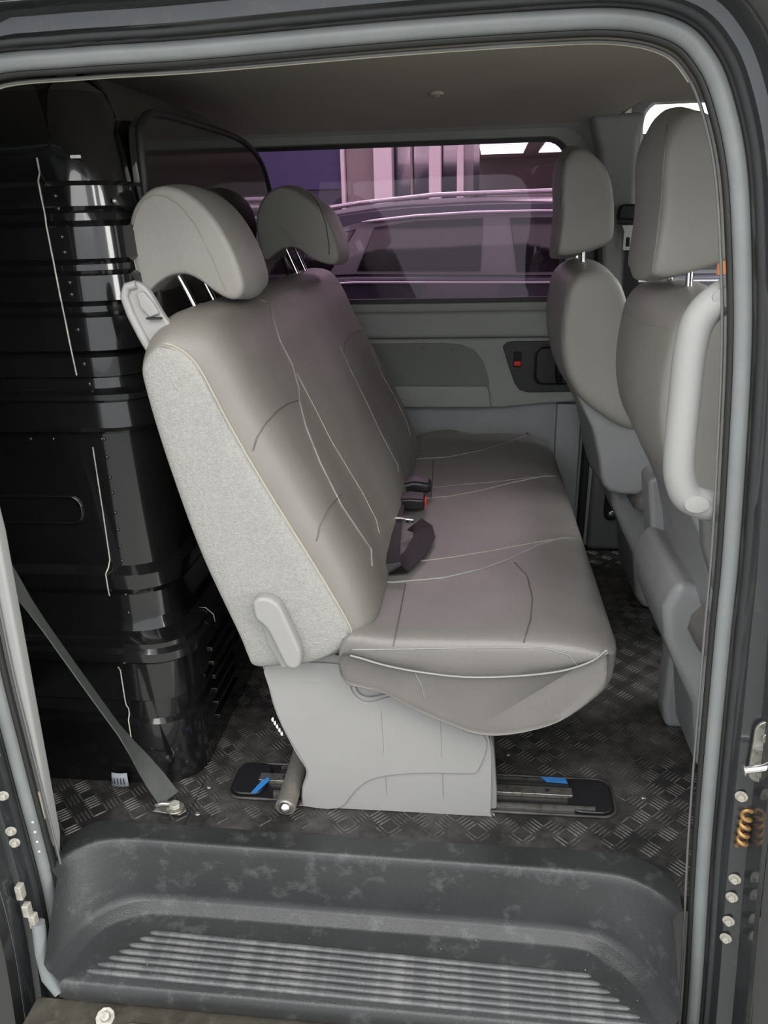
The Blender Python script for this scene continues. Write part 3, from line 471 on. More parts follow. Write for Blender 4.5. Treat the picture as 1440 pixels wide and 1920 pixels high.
disc('liner_button', (-.104, 1.301, 1.421), (0, 0, 1), .020, .012, 'liner', cl, bevel=.003)
dome('liner_button', (-.104, 1.301, 1.423), (0, 0, -1), .012, .007, 'trim', cl)
loft('headliner_edge', [[(x, .082, 1.338), (x, .095, 1.362), (x, .125+.10*max(0, 1-((x-.16)/.36)**2), cz(.125+.10*max(0, 1-((x-.16)/.36)**2))-.002), (x, .13+.10*max(0, 1-((x-.16)/.36)**2), cz(.16)+.03)] for x in [-.7+.04*i for i in range(26)]], 'linedge', cl, closed=False, cap=False)

# ---- far side: sliding door with its tinted window
def ringwall(name, loops, m, parent=None):
    return loft(name, loops, m, parent, closed=True, cap=False, sharp=35)
def rr(x0, z0, x1, z1, r, y, n=6): return [(a, y, b) for a, b in rrect(x0, z0, x1, z1, r, n)]
wf = struct(ringwall('wall_far', [rr(-1.15, .72, .398, 1.46, .01, 1.735), rr(-1.10, .80, .372, 1.388, (.11, .03, .03, .06), 1.735), rr(-1.09, .815, .358, 1.374, (.10, .03, .03, .05), 1.752),
     rr(-1.05, .845, .30, 1.352, (.075, .03, .03, .05), 1.756), rr(-1.045, .85, .292, 1.346, (.07, .03, .03, .05), 1.775)], 'trim'))
wg = struct(ringwall('window_1', [rr(-1.046, .849, .293, 1.347, (.07, .03, .03, .05), 1.762), rr(-1.03, .862, .281, 1.336, (.06, .03, .03, .04), 1.764), rr(-1.03, .862, .281, 1.336, (.06, .03, .03, .04), 1.778), rr(-1.05, .845, .297, 1.351, (.07, .03, .03, .05), 1.778)], 'rubber_dark'))
prism('glass_pane', rrect(-1.035, .857, .286, 1.341, .05, 6), 'y', 1.768, 1.773, 'glass', wg, bevel=0)
dr = struct(box('door_1', (-1.15, 1.735, 0), (.395, 1.775, .73), 'trim_low', bevel=.004)); tag(dr, 'grey inner trim of the far sliding door')
prism('door_panel', [(-1.15, .70), (-1.15, .545), (-1.12, .505), (.10, .498), (.22, .51), (.385, .522), (.392, .54), (.392, .735), (-1.15, .735)], 'y', 1.700, 1.74, 'trim', dr, bevel=.008, bseg=3)
prism('window_ledge', [(-1.15, .735), (.392, .735), (.392, .822), (-1.15, .822)], 'y', 1.712, 1.745, 'trim', dr, bevel=.014, bseg=4)
pk = [(-1.12, .52), (-1.12, .722), (-.10, .722), (-.04, .716), (.005, .698), (.035, .66), (.055, .60), (.062, .52)]
prism('map_pocket', pk, 'y', 1.694, 1.705, 'pocket', dr, bevel=.002)
prism('pocket_ledge', [(-1.12, .505), (-1.12, .583), (.045, .578), (.056, .565), (.064, .505)], 'y', 1.672, 1.70, 'trim', dr, bevel=.007, bseg=3)
box('lower_panel', (.29, 1.700, .02), (.372, 1.745, .51), 'trim_low', dr, bevel=.004)
bz = prism('handle_bezel', [(.100, .708), (.112, .722), (.135, .726), (.385, .726), (.385, .556), (.19, .553), (.160, .562), (.143, .585), (.122, .640)], 'y', 1.692, 1.704, 'bezel', dr, bevel=.003)
mesh_o = rrect(.205, .580, .36, .710, .028, 6)
loft('handle_recess', [[(x, 1.6905, z) for x, z in mesh_o], [(.2825+(x-.2825)*.93, 1.688, .645+(z-.645)*.93) for x, z in mesh_o], [(.2825+(x-.2825)*.86, 1.691, .645+(z-.645)*.86) for x, z in mesh_o]], 'black', bz)
tube('pull_handle', [(.292, 1.690, .705), (.290, 1.676, .690), (.288, 1.670, .645), (.288, 1.672, .605), (.292, 1.690, .585)], [.008, .013, .015, .013, .009], 'black', bz, sides=12)
box('lock_slot', (.136, 1.688, .640), (.163, 1.693, .692), 'blackmatte', bz, bevel=.004)
box('lock_button', (.138, 1.682, .645), (.161, 1.690, .661), 'red', bz, bevel=.003)
for x, z in ((-.07, .70), (-.17, .705)): dome('screw', (x, 1.694, z), (0, -1, 0), .004, .002, 'plastic_dark', dr)

# ---- far B pillar and the front part of the far side
bp = struct(prism('trim_4', [(.395, 0), (.41, .5), (.405, .9), (.37, 1.30), (.34, 1.40), (.505, 1.40), (.488, 1.33), (.495, 1.1), (.53, .7), (.55, .5), (.62, 0)], 'y', 1.66, 1.76, 'trim', bevel=.02, bseg=3))
tag(bp, 'grey trim of the far middle pillar')
prism('pillar_gap', [(.382, 0), (.404, 0), (.410, .9), (.385, 1.25), (.372, 1.25), (.392, .9)], 'y', 1.665, 1.76, 'rubber_dark', bp, bevel=.004)
prism('pillar_foot', [(.41, 0), (.62, 0), (.60, .20), (.52, .46), (.42, .46)], 'y', 1.63, 1.68, 'plastic_dark', bp, bevel=.02, bseg=3)
wff = struct(ringwall('wall_far_front', [rr(.47, .0, 1.7, 1.50, .01, 1.73), rr(.495, .82, 1.62, 1.445, (.05, .06, .04, .04), 1.73), rr(.505, .83, 1.60, 1.437, (.05, .06, .04, .04), 1.75)], 'trim'))
w2 = struct(prism('window_2', rrect(.49, .815, 1.61, 1.45, .03), 'y', 1.752, 1.757, 'glass_clear', bevel=0))
tube('window_seal', rr(.504, .828, 1.60, 1.438, (.05, .06, .04, .04), 1.74), .007, 'white', wff, closed=True)
# front end of the cab: dashboard, posts and windshield
da = struct(prism('wall_front', [(1.55, 0), (1.75, 0), (1.75, .80), (1.62, .86), (1.50, .80), (1.46, .60)], 'y', -.04, 1.76, 'plastic_dark', bevel=.03, bseg=3))
ws = struct(loft('window_3', [[(1.72, .06, .82), (1.72, 1.72, .82)], [(1.45, .10, 1.13), (1.45, 1.68, 1.13)], [(1.05, .16, 1.39), (1.05, 1.62, 1.39)]], 'glass_clear', closed=False, cap=False))
rf = struct(box('ceiling_front', (.80, .10, 1.425), (1.06, 1.74, 1.47), 'liner', bevel=.008))
# near side B pillar inner trim, hidden mostly by the seal
struct(prism('trim_5', [(.43, -.03), (.43, .6), (.40, 1.0), (.36, 1.2), (.46, 1.36), (.55, 1.36), (.52, 1.0), (.56, .5), (.56, -.03)], 'y', .085, .15, 'trim', bevel=.01))
# outer rear wall of the load bay
struct(box('wall_left', (-1.30, -.04, -.03), (-1.15, 1.78, 1.46), 'trim_low', bevel=0))

# ================================================================== CARGO PARTITION
pt = thing('cargo_partition', 'glossy black moulded cargo partition behind the bench with ribs and corner window', 'partition', (-.8, .9, 0))
# plan path: along the near side, round the corner, then to the far wall
def plan(d, rc=.085, xr=-.60, yn=.335, skew=.0):
    xr = xr+d; yn = yn-d; pts = []
    for x in (-1.12, -1.0, -.9, -.8, -.72, -.68): pts.append((x, yn-.055*( -.56-x)*1.0*.0))
    cx, cy = xr-rc, yn+rc
    pts = [(x, yn) for x in (-1.12, -1.0, -.9, -.8, -.74, -.705)]
    for i in range(9):
        a = math.radians(-90+90*i/8); pts.append((cx+rc*math.cos(a), cy+rc*math.sin(a)))
    for y in (.45, .55, .7, .9, 1.1, 1.3, 1.5, 1.72): pts.append((xr, y))
    return pts
prof = [(0, .030), (.10, .031), (.150, .030), (.158, .022), (.20, .022), (.208, .031), (.30, .030), (.305, .048), (.312, .054), (.330, .054), (.338, .046), (.348, .046), (.356, .030), (.362, .018),
        (.385, .012), (.44, .012), (.455, .020), (.485, .020), (.500, .006), (.60, .004), (.765, .004), (.772, .016), (.780, .020), (.826, .018), (.832, .026), (.842, .026), (.850, .006), (.868, .004),
        (.872, .010), (.906, .010), (.912, .0), (.918, .010), (.975, .008), (.983, -.004), (.993, -.004), (1.003, .008), (1.045, .006), (1.053, -.006), (1.063, -.006), (1.073, .005), (1.125, .003), (1.135, -.008), (1.147, -.010),
        (1.158, .0), (1.19, -.002), (1.198, -.012), (1.25, -.016), (1.30, -.024), (1.34, -.040), (1.375, -.075), (1.40, -.13), (1.415, -.2)]
secs = []
for z, d in prof:
    s = plan(d)
    zz = z
    sec = []
    for (x, y) in s:
        k = 1.0
        # the far top corner is rounded off
        lim = 1.395 if y < 1.0 else 1.395-.30*((y-1.0)/.62)**2.6
        zq = min(zz, lim)
        sec.append((x-.012*(1 if zz > .9 else 0)*0, y, zq+.0001*zz))
    secs.append(sec)
loft('partition_body', secs, 'gloss', pt, closed=False, cap=False, sharp=20)
# the recessed slot in the middle tier
tube('slot_rim', [(x, .3295, z) for x, z in rrect(-1.3, .588, -.741, .642, .022, 6)], .0035, 'gloss', pt, closed=True, flat=.8)
# joint between the mouldings and its rivets
jx = -.700
def surf_y(z):
    for (a, d), (c, e) in zip(prof, prof[1:]):
        if a <= z <= c: return .335-(d+(e-d)*(z-a)/(c-a))
    return .335
zs = [.74-.012*i for i in range(26)]
tube('joint_bead', [(jx-.006*(z < .5), min(surf_y(z+q) for q in (-.012, -.006, 0, .006, .012))-.0003, z) for z in zs], .0014, 'dustmetal', pt, sides=6)
zs = [1.235-.012*i for i in range(31)]
tube('joint_bead', [(-.728+.022*(1.235-z)/.36, min(surf_y(z+q) for q in (-.012, -.006, 0, .006, .012))-.0003, z) for z in zs], .0014, 'dustmetal', pt, sides=6)
tube('joint_bead', [(-.702, min(surf_y(z+q) for q in (-.012, -.006, 0, .006, .012))-.0003, z) for z in [.29-.012*i for i in range(17)]], .0014, 'dustmetal', pt, sides=6)
for z in (1.175, 1.155, 1.11, 1.085, 1.035, 1.015, .955, .895, .858):
    dome('rivet', (-.700+.012*(1.175-z)/.3, surf_y(z), z), (0, -1, 0), .0042, .003, 'gloss', pt)
for z in (.755, .72, .68, .65, .61, .575, .54, .51, .44, .40):
    dome('rivet', (-.676, surf_y(z), z), (0, -1, 0), .0036, .0025, 'gloss', pt)
for x in (-.82, -.775, -.68): dome('rivet', (x, surf_y(.755), .755), (0, -1, 0), .0036, .0025, 'gloss', pt)
dome('rivet', (-.612, .37, 1.165), (1, -.6, 0), .005, .004, 'steel', pt)
box('paint_chip', (-.668, .345, 1.232), (-.652, .352, 1.237), 'white', pt, bevel=.0008)
# window in the partition
wp = [(.46, 1.08), (.46, 1.26), (.49, 1.300), (.56, 1.318), (.82, 1.322), (1.12, 1.318), (1.30, 1.285), (1.38, 1.23), (1.44, 1.14), (1.50, 1.02), (1.50, .93), (.50, .93), (.465, .96)]
wo = [(v[0], v[1]) for v in cr([(*p, 0) for p in wp], 5, True)]
prism('partition_window', wo, 'x', -.612, -.589, 'glass_dark', pt, bevel=.003)
tube('window_rubber', [(-.590, a, b) for a, b in wo], .008, 'rubber_dark', pt, closed=True, sides=8)
# vents on the lower tier facing the bench
for k in range(6):
    box('vent_slat', (-.572, .46, .06+k*.035), (-.562, .62, .072+k*.035), 'gloss', pt, bevel=.002)
box('olive_card', (-.586, 1.20, 1.00), (-.582, 1.36, 1.045), 'greenish', pt, bevel=0)
tube('wire_clip', [(-.57, .43, .36), (-.56, .44, .355), (-.540, .43, .345), (-.536, .425, .330)], .0009, 'steel', pt, sides=6)

# ================================================================== BENCH SEAT
bench = thing('bench_seat', 'long grey leather bench seat facing right with two headrests on a grey plastic base', 'seat', (-.15, .8, 0))
NB = 5
backB = [(-.505, .942), (-.477, .940), (-.447, .915), (-.424, .868), (-.400, .812), (-.345, .700), (-.262, .543), (-.215, .447), (-.212, .425), (-.222, .398), (-.281, .366), (-.340, .356), (-.392, .352), (-.405, .375), (-.417, .417), (-.471, .575), (-.510, .733), (-.534, .862), (-.535, .912)]
backE = [(-.515, .975), (-.480, .990), (-.425, .978), (-.388, .925), (-.356, .850), (-.288, .720), (-.205, .555), (-.172, .460), (-.168, .425), (-.190, .385), (-.281, .356), (-.340, .346), (-.392, .345), (-.410, .375), (-.422, .417), (-.476, .575), (-.516, .733), (-.540, .862), (-.540, .935)]
B = cr([(a, 0, b) for a, b in backB], NB, True); E_ = cr([(a, 0, b) for a, b in backE], NB, True)
def bsec(y, t, bulge=0):
    out = []
    for i, (p, q) in enumerate(zip(B, E_)):
        v = p.lerp(q, t); x, z = v.x, v.z
        out.append((x+bulge*(1 if x > -.40+(.9-z)*.35 and z > .40 else 0), y, z))
    return out
def bulge(y):     # two bolstered places and a flatter middle
    return 0
ysec = [(.220, 0), (.222, .10), (.228, .30), (.237, .52), (.250, .74), (.27, .90), (.30, .98), (.36, 1.0)]
far = [(1.50-(y-.22), t) for y, t in ysec][::-1]
mid = [(.36+(1.36-.36)*i/16, 1.0) for i in range(1, 16)]
secs = []
for y, t in ysec+mid+far:
    s = bsec(y, t)
    # vertical channels where the covers are joined
    g = sum(math.exp(-((y-c)/.010)**2) for c in (.60, .995))
    s = [(x-(.004*g if (x > -.47) else 0), yy, z-(.003*g if z > .95 else 0)) for x, yy, z in s]
    secs.append(s)
bk = loft('backrest', secs, 'leather_front', bench, sharp=80)
# fabric side panel, slightly domed
cB = Vector((-.385, 0, .63))
def bscale(k, y): return [(cB.x+(p.x-cB.x)*k, y, cB.z+(p.z-cB.z)*(1-(1-k)*.55)) for p in B]
sidep = loft('side_panel', [bscale(1.0, .2225), bscale(.985, .2165), bscale(.95, .2125), bscale(.86, .2095), bscale(.6, .2085), bscale(.25, .208)], 'fabric', bench, sharp=80)
# stitched edge along the panel
ed = [(p.x, .2195, p.z) for p in B[2:NB*9]]
tube('edge_seam', ed, .0024, 'thread', bench, sides=6)
vs, fs = [], []
for k in range(0, 110):
    t = k/110*(len(ed)-2); i = int(t); f = t-i; p = Vector(ed[i]).lerp(Vector(ed[i+1]), f); q = Vector(ed[i]).lerp(Vector(ed[i+1]), min(1, f+.16))
    off = Vector((-.006, -.006, -.002))
    tube_data([p+off, q+off], .0010, 4, vs=vs, fs=fs)
tag(mesh('stitches', vs, fs, 'thread', bench), kind='stuff')

# recliner lever on the panel
lv = [(-.378, .490), (-.376, .502), (-.366, .510), (-.350, .510), (-.337, .503), (-.326, .488), (-.302, .420), (-.297, .400), (-.300, .378), (-.310, .369), (-.322, .371), (-.330, .382), (-.340, .408), (-.352, .440), (-.362, .456), (-.374, .468)]
lvc = [(v[0], v[1]) for v in cr([(*p, 0) for p in lv], 4, True)]
prism('recliner_lever', lvc, 'y', .183, .209, 'plastic', bench, bevel=.007, bseg=4)
prism('lever_recess', [(-.372, .463), (-.350, .44), (-.330, .395), (-.318, .367), (-.338, .358), (-.362, .41)], 'y', .204, .2095, 'plastic', bench, bevel=.002)
# shoulder release handle at the back of the near end
sh = [(-.566, 1.020), (-.560, 1.036), (-.547, 1.041), (-.533, 1.037), (-.520, 1.024), (-.501, .986), (-.478, .952), (-.500, .932), (-.520, .922), (-.535, .945), (-.553, .985)]
shc = [(v[0], v[1]) for v in cr([(*p, 0) for p in sh], 4, True)]
rh = prism('release_handle', shc, 'y', .245, .262, 'plastic', bench, bevel=.006, bseg=3)
tube('handle_rim', [(-.527, .244, .925), (-.541, .243, .955), (-.555, .243, .99), (-.562, .243, 1.018), (-.555, .243, 1.033), (-.540, .244, 1.036)], .007, 'plastic', bench, sides=10)
prism('release_button', [(-.540, 1.024), (-.528, 1.026), (-.514, 1.008), (-.505, .990), (-.522, .984), (-.536, 1.0)], 'y', .238, .247, 'plastic', bench, bevel=.003)
box('button_gap', (-.527, .236, .9815), (-.503, .2465, .9845), 'blackmatte', bench, bevel=0)
dome('screw', (-.499, .245, .955), (0, -1, 0), .004, .003, 'steel', bench)

# seat cushion
cuB = [(-.225, .388), (-.152, .371), (-.094, .360), (-.008, .352), (.087, .358), (.165, .372), (.215, .394), (.238, .415), (.236, .380), (.212, .325), (.160, .268), (.084, .240), (.024, .236), (-.027, .252), (-.098, .285), (-.16, .318), (-.225, .338)]
cuE = [(-.225, .428), (-.152, .426), (-.094, .424), (-.008, .424), (.087, .426), (.175, .424), (.235, .414), (.262, .398), (.266, .375), (.238, .325), (.170, .268), (.095, .236), (.024, .226), (-.027, .244), (-.098, .280), (-.16, .315), (-.225, .330)]
CB = cr([(a, 0, b) for a, b in cuB], 4, True); CE = cr([(a, 0, b) for a, b in cuE], 4, True)
secs = []
cy = [(.212, 0, 0), (.205, .12, 0), (.204, .35, 0), (.206, .62, 0), (.212, .82, .3), (.225, .95, .55), (.25, 1, .8), (.29, 1, 1), (.36, 1, 1)]
far2 = [(1.45, 1, 1), (1.52, 1, .97), (1.58, .98, .88), (1.63, .93, .72), (1.66, .8, .55), (1.68, .55, .45), (1.69, .2, .40)]
mid2 = [(.36+(1.45-.36)*i/14, 1, 1) for i in range(1, 14)]
def csec(y, t, g, farend=False):
    out = []
    for p, q in zip(CB, CE):
        v = p.lerp(q, t); x, z = v.x, v.z
        if farend:     # plan of the far end is rounded
            x = .09+(x-.09)*(.45+.55*g); 
            if x < .09: x = .09+(x-.09)*(.35+.65*g)
        else: x = min(x, .240+.028*g)
        cr_ = .006*math.sin(max(0, min(1, (x+.22)/.48))*math.pi)
        dip = sum(.005*math.exp(-((y-c)/.012)**2) for c in (.565, 1.04)) if z > .40 else 0
        wave = .004*(math.cos((y-.38)/.42*2*math.pi))*(1 if z > .40 else 0)
        out.append((x, y, z+(cr_ if z > .36 else 0)-dip*1-(0 if not farend else .0)))
    return out
for y, t, g in cy+mid2: secs.append(csec(y, t, g))
for y, t, g in far2: secs.append(csec(y, t, g, y > 1.46))
cu = loft('seat_cushion', secs, 'leather', bench, sharp=80)
pp = [(p.x, .2045, p.z+.0015) for p in CB[1:29]]
tube('cushion_piping', pp, .0022, 'piping', bench, sides=6)

# plastic pedestal, near side
ped = [(-.388, .345), (-.385, .30), (-.371, .219), (-.339, .133), (-.322, .098), (-.322, .075), (-.331, .050), (-.334, .009), (-.326, .0015), (-.15, .0015), (.040, .0015), (.047, .010), (.047, .10), (.043, .180), (.026, .205), (-.010, .226), (-.050, .249), (-.085, .273), (-.118, .283), (-.145, .279), (-.183, .268), (-.203, .272), (-.214, .290), (-.222, .345), (-.26, .360), (-.33, .365)]
pd = prism('side_cover', [(v[0], v[1]) for v in cr([(*p, 0) for p in ped], 3, True)], 'y', .258, .345, 'plastic', bench, bevel=.007, bseg=3)
# raised upper shell and lower kick plate give the two-level face
up = [(-.384, .335), (-.378, .270), (-.362, .20), (-.333, .135), (-.318, .098), (-.318, .078), (-.329, .050), (-.332, .012), (-.325, .004), (-.258, .004), (-.222, .050), (-.19, .079), (-.14, .094), (-.07, .102), (.005, .105), (.022, .115), (.036, .160), (.036, .185), (.024, .200), (-.010, .221), (-.055, .246), (-.09, .268), (-.118, .277), (-.15, .272), (-.185, .259), (-.208, .266), (-.222, .290), (-.228, .335), (-.30, .342)]
prism('upper_shell', [(v[0], v[1]) for v in cr([(*p, 0) for p in up], 3, True)], 'y', .2535, .30, 'plastic', bench, bevel=.006, bseg=3)
front_cv = [(.046, .002), (.046, .18), (.030, .20), (.058, .165), (.068, .02), (.066, .002)]
prism('front_cover', [(.03, .002), (.03, .20), (.043, .192), (.052, .15), (.060, .05), (.061, .002)], 'y', .275, .345, 'plastic', bench, bevel=.006)
tube('cover_crease', [(-.383, .2565, .325), (-.365, .2555, .306), (-.33, .2550, .296), (-.28, .2550, .298), (-.25, .2555, .315), (-.242, .2565, .34)], .0016, 'plastic_dark', bench, sides=6)
# moulded shelf round the cushion
prism('cushion_shield', [(-.235, .36), (-.232, .29), (-.20, .262), (-.14, .265), (-.08, .262), (-.04, .245), (-.03, .28), (-.10, .335), (-.16, .36)], 'y', .264, .34, 'plastic', bench, bevel=.006)
for x in (-.165, -.052): tube('scuff', [(x, .2533, .245), (x+.003, .2533, .15), (x+.006, .2578, .04)], .0003, 'plastic_dark', bench, sides=4)
# other pedestal and cross frame
prism('side_cover', [(v[0], v[1]) for v in cr([(*p, 0) for p in ped], 3, True)], 'y', 1.30, 1.385, 'plastic', bench, bevel=.006)
box('seat_frame', (-.33, .30, .20), (-.02, 1.42, .235), 'blackmatte', bench)
for x in (-.30, -.06): box('frame_bar', (x, .34, .17), (x+.03, 1.40, .20), 'steel', bench)
for k, (x, z) in enumerate(((-.378, .200), (-.374, .192), (-.370, .184), (-.366, .176), (-.362, .168))):
    dome('crumb', (x-.004, .27, z), (-1, -.3, 0), .005, .005, 'white', bench, sides=7, rings=2)

# headrests of the bench
def fat(name, outline, y0, y1, m, parent, edge=.022, bul=.0, n=4, cen=None):
    o = cr([(a, 0, b) for a, b in outline], n, True); c = Vector((0, 0, 0))
    for p in o: c += p
    c /= len(o)
    if cen: c = Vector((cen[0], 0, cen[1]))
    N = len(o)
    nor = []
    for i in range(N):
        t = (o[(i+1) % N]-o[i-1]).normalized(); nn = Vector((t.z, 0, -t.x)); 
        nor.append(nn)
    area2 = sum(o[i].x*o[(i+1) % N].z-o[(i+1) % N].x*o[i].z for i in range(N))
    sg = 1 if area2 > 0 else -1
    R = sum((p-c).length for p in o)/N
    def sec(y, ins): return [(c.x+(p.x-c.x)*(1-ins/R), y, c.z+(p.z-c.z)*(1-ins/R)) for p in o]
    prof_ = [(0, 1.0), (.02, .62), (.08, .35), (.2, .14), (.45, .03), (1, 0)]
    secs = [sec(y0+edge*a, edge*.8*b) for a, b in prof_]
    for i in range(1, 6):
        y = y0+edge+(y1-y0-2*edge)*i/6; secs.append(sec(y, -bul*math.sin(math.pi*i/6)))
    secs += [sec(y1-edge*a, edge*.8*b) for a, b in prof_[::-1]]
    return loft(name, secs, m, parent, sharp=80)
def bench_headrest(outline, y0, y1, posts, m='leather_lit'):
    h = fat('headrest', outline, y0, y1, m, bench, edge=.02, bul=.006, cen=(-.515, 1.10))
    for (a, b) in posts: tube('headrest_post', [a, b], .0058, 'chrome', h, sides=12)
    return h
HR = [(-.612, 1.100), (-.607, 1.050), (-.603, 1.018), (-.590, 1.008), (-.570, 1.022), (-.545, 1.036), (-.515, 1.040), (-.487, 1.028), (-.458, 1.006), (-.436, .995), (-.418, .998), (-.408, 1.020), (-.418, 1.068), (-.445, 1.125), (-.480, 1.165), (-.520, 1.186), (-.560, 1.184), (-.596, 1.152)]
h1 = bench_headrest(HR, .402, .600, [((-.548, .45, 1.05), (-.507, .45, .955)), ((-.548, .568, 1.05), (-.507, .568, .955))])
H2 = [(a+.047+(.012 if a > -.45 else 0), b+.018) for a, b in HR]
h2 = bench_headrest(H2, 1.12, 1.32, [((-.505, 1.165, 1.07), (-.462, 1.165, .965)), ((-.505, 1.275, 1.07), (-.462, 1.275, .965))])
for x, y in ((-.503, .45), (-.503, .568), (-.462, 1.165), (-.462, 1.275)): disc('post_collar', (x, y, .968), (.35, 0, 1), .012, .015, 'leather', bench)
seams('bench', bench)

# seat belt parts resting on the bench
bb = thing('belt_buckle', 'black belt buckle with red release button lying on the bench cushion', 'buckle', (-.17, .86, .43))
vsx = [[(-0.1980, .835, .440), (-0.1980, .885, .440), (-0.1980, .885, .462), (-0.1980, .835, .462)], [(-0.1560, .828, .438), (-0.1560, .892, .438), (-0.1560, .892, .470), (-0.1560, .828, .470)], [(-0.1140, .830, .437), (-0.1140, .890, .437), (-0.1140, .890, .467), (-0.1140, .830, .467)]]
loft('buckle_body', vsx, 'black', bb, bevel=.007, bseg=3)
box('release_button', (-0.1155, .842, .443), (-0.1105, .878, .461), 'red', bb, bevel=.002)
box('buckle_slot', (-0.1120, .850, .4435), (-0.1098, .872, .4475), 'blackmatte', bb, bevel=0)
b2 = thing('belt_buckle', 'black rounded belt buckle behind the red button buckle on the bench', 'buckle', (-.15, .99, .43))
loft('buckle_body', [[(-.19, .955, .438), (-.19, 1.00, .438), (-.19, 1.00, .465), (-.19, .955, .462)], [(-.15, .955, .437), (-.15, 1.012, .437), (-.15, 1.012, .476), (-.15, .955, .472)], [(-.105, .962, .437), (-.105, 1.008, .437), (-.105, 1.008, .466), (-.105, .962, .464)]], 'black', b2, bevel=.009, bseg=3)
lb = thing('lap_belt', 'folded black lap belt webbing lying between bench backrest and cushion', 'seat belt', (-.15, .6, .43))
X = Vector((1, 0, 0))
ribbon('webbing', [((-.190, .84, .452), (1, .0, .1)), ((-.186, .78, .457), (1, 0, .1)), ((-.182, .68, .460), (1, 0, .1)), ((-.176, .57, .462), (1, 0, .1)), ((-.170, .49, .464), (1, .1, .1)), ((-.165, .455, .458), (1, .2, .1)), ((-.160, .450, .446), (1, .25, .1)), ((-.150, .47, .438), (1, .2, 0)), ((-.118, .56, .439), (1, .1, 0)), ((-.104, .65, .441), (1, 0, 0)), ((-.110, .685, .447), (1, -.1, 0)), ((-.130, .70, .452), (1, -.1, 0))], .050, 'webblack', lb, th=.003)
tube('belt_adjuster', [(-.212, .700, .466), (-.160, .697, .468), (-.142, .700, .462)], .0035, 'steel', lb, sides=8)
dome('adjuster_end', (-.140, .700, .458), (0, 0, 1), .010, .010, 'black', lb)
tube('adjuster_pin', [(-.150, .690, .468), (-.132, .690, .466)], .003, 'chrome', lb)

# ================================================================== RAIL, BAR, STRAP, TAG
rl = thing('floor_rail', 'black floor track with steel runner under the near end of the bench', 'rail', (-.1, .325, 0))
prism('rail_tray', rrect(-.498, .270, .298, .383, .03, 6), 'z', 0, .004, 'black', rl, bevel=.002)
tube('tray_edge', [(x, y, .004) for x, y in rrect(-.498, .270, .298, .383, .03, 6)], .003, 'floor', rl, closed=True)
prism('rail_end_cap', rrect(-.492, .276, -.42, .377, .025, 5), 'z', .004, .012, 'black', rl, bevel=.003)
prism('rail_end_cap', rrect(.205, .276, .292, .377, .025, 5), 'z', .004, .010, 'black', rl, bevel=.003)
box('runner', (-.44, .318, .004), (.215, .342, .013), 'steel', rl, bevel=.001)
box('runner_edge', (-.40, .346, .004), (.21, .352, .016), 'blackmatte', rl, bevel=0)
box('runner_edge', (-.40, .362, .004), (.205, .366, .014), 'steel', rl, bevel=0)
box('runner_edge', (-.40, .282, .004), (.255, .287, .014), 'steel', rl, bevel=0)
disc('runner_hole', (-.385, .330, .0131), (0, 0, 1), .007, .0008, 'blackmatte', rl, sides=4, bevel=0)
disc('runner_hole', (.165, .330, .0131), (0, 0, 1), .006, .0008, 'blackmatte', rl, sides=4, bevel=0)
mesh('blue_tape', [(-.445, .275, .0135), (-.433, .276, .0135), (-.415, .315, .0145), (-.420, .325, .0145), (-.432, .310, .0145), (-.445, .275, .0145), (-.433, .276, .0155), (-.415, .315, .016), (-.420, .325, .016), (-.432, .310, .016)], [(0, 1, 2, 3, 4), (5, 6, 7, 8, 9), (0, 1, 6, 5), (1, 2, 7, 6), (2, 3, 8, 7), (3, 4, 9, 8), (4, 0, 5, 9)], 'blue', rl, smooth=False)
mesh('blue_tape', [(.155, .366, .0165), (.205, .364, .0165), (.208, .350, .0165), (.165, .352, .0165), (.155, .366, .018), (.205, .364, .018), (.208, .350, .018), (.165, .352, .018)], [(0, 1, 2, 3), (4, 5, 6, 7), (0, 1, 5, 4), (1, 2, 6, 5), (2, 3, 7, 6), (3, 0, 4, 7)], 'blue', rl, smooth=False)

br = thing('adjuster_bar', 'grey foam sleeved bar with steel tip beside the bench base', 'bar', (-.35, .29, 0))
tube('foam_sleeve', [(-.357, .39, .038), (-.3575, .30, .033), (-.359, .222, .029)], .0205, 'foam', br, sides=18)
dome('steel_tip', (-.359, .224, .029), (0, -1, -.05), .014, .015, 'chrome', br, sides=18, rings=5)
tube('tip_ring', [(-.359+.0145*math.cos(a), .2225, .029+.0145*math.sin(a)) for a in [i*math.pi/8 for i in range(16)]], .0022, 'steel', br, closed=True)

sb = thing('seat_belt', 'dark grey belt strap slanting down to a floor bolt at the left', 'seat belt', (-.62, .23, 0))
def lerp(a, b, t): return Vector(a).lerp(Vector(b), t)
T0, T1 = Vector((-.875, .108, .80)), Vector((-.607, .238, .020))
path = []; wd = []
for i in range(17):
    t = i/16; p = T0.lerp(T1, t); p.z -= .01*math.sin(math.pi*t)
    # the strap twists edge-on in the middle
    ang = math.radians(30+88*min(1, t/.40) if t < .78 else 118-80*((t-.78)/.22))
    path.append((p, Vector((math.cos(ang), math.sin(ang), .15)))); wd.append(.044)
ribbon('strap', path, wd, 'web', sb, th=.002)
prism('anchor_plate', [(-.635, .215), (-.575, .208), (-.566, .222), (-.575, .238), (-.625, .250)], 'z', .003, .007, 'steel', sb, bevel=.001)
disc('anchor_washer', (-.590, .224, .007), (0, 0, 1), .019, .004, 'steel', sb)
disc('anchor_bolt', (-.590, .224, .011), (0, 0, 1), .0115, .010, 'dustmetal', sb, sides=6)
tube('anchor_loop', [(-.632, .226, .012), (-.615, .222, .020), (-.598, .232, .012)], .004, 'steel', sb)
tgv = thing('paper_label', 'small curled pale blue printed label on the floor beside the black partition', 'label', (-.735, .29, 0))
secs = []
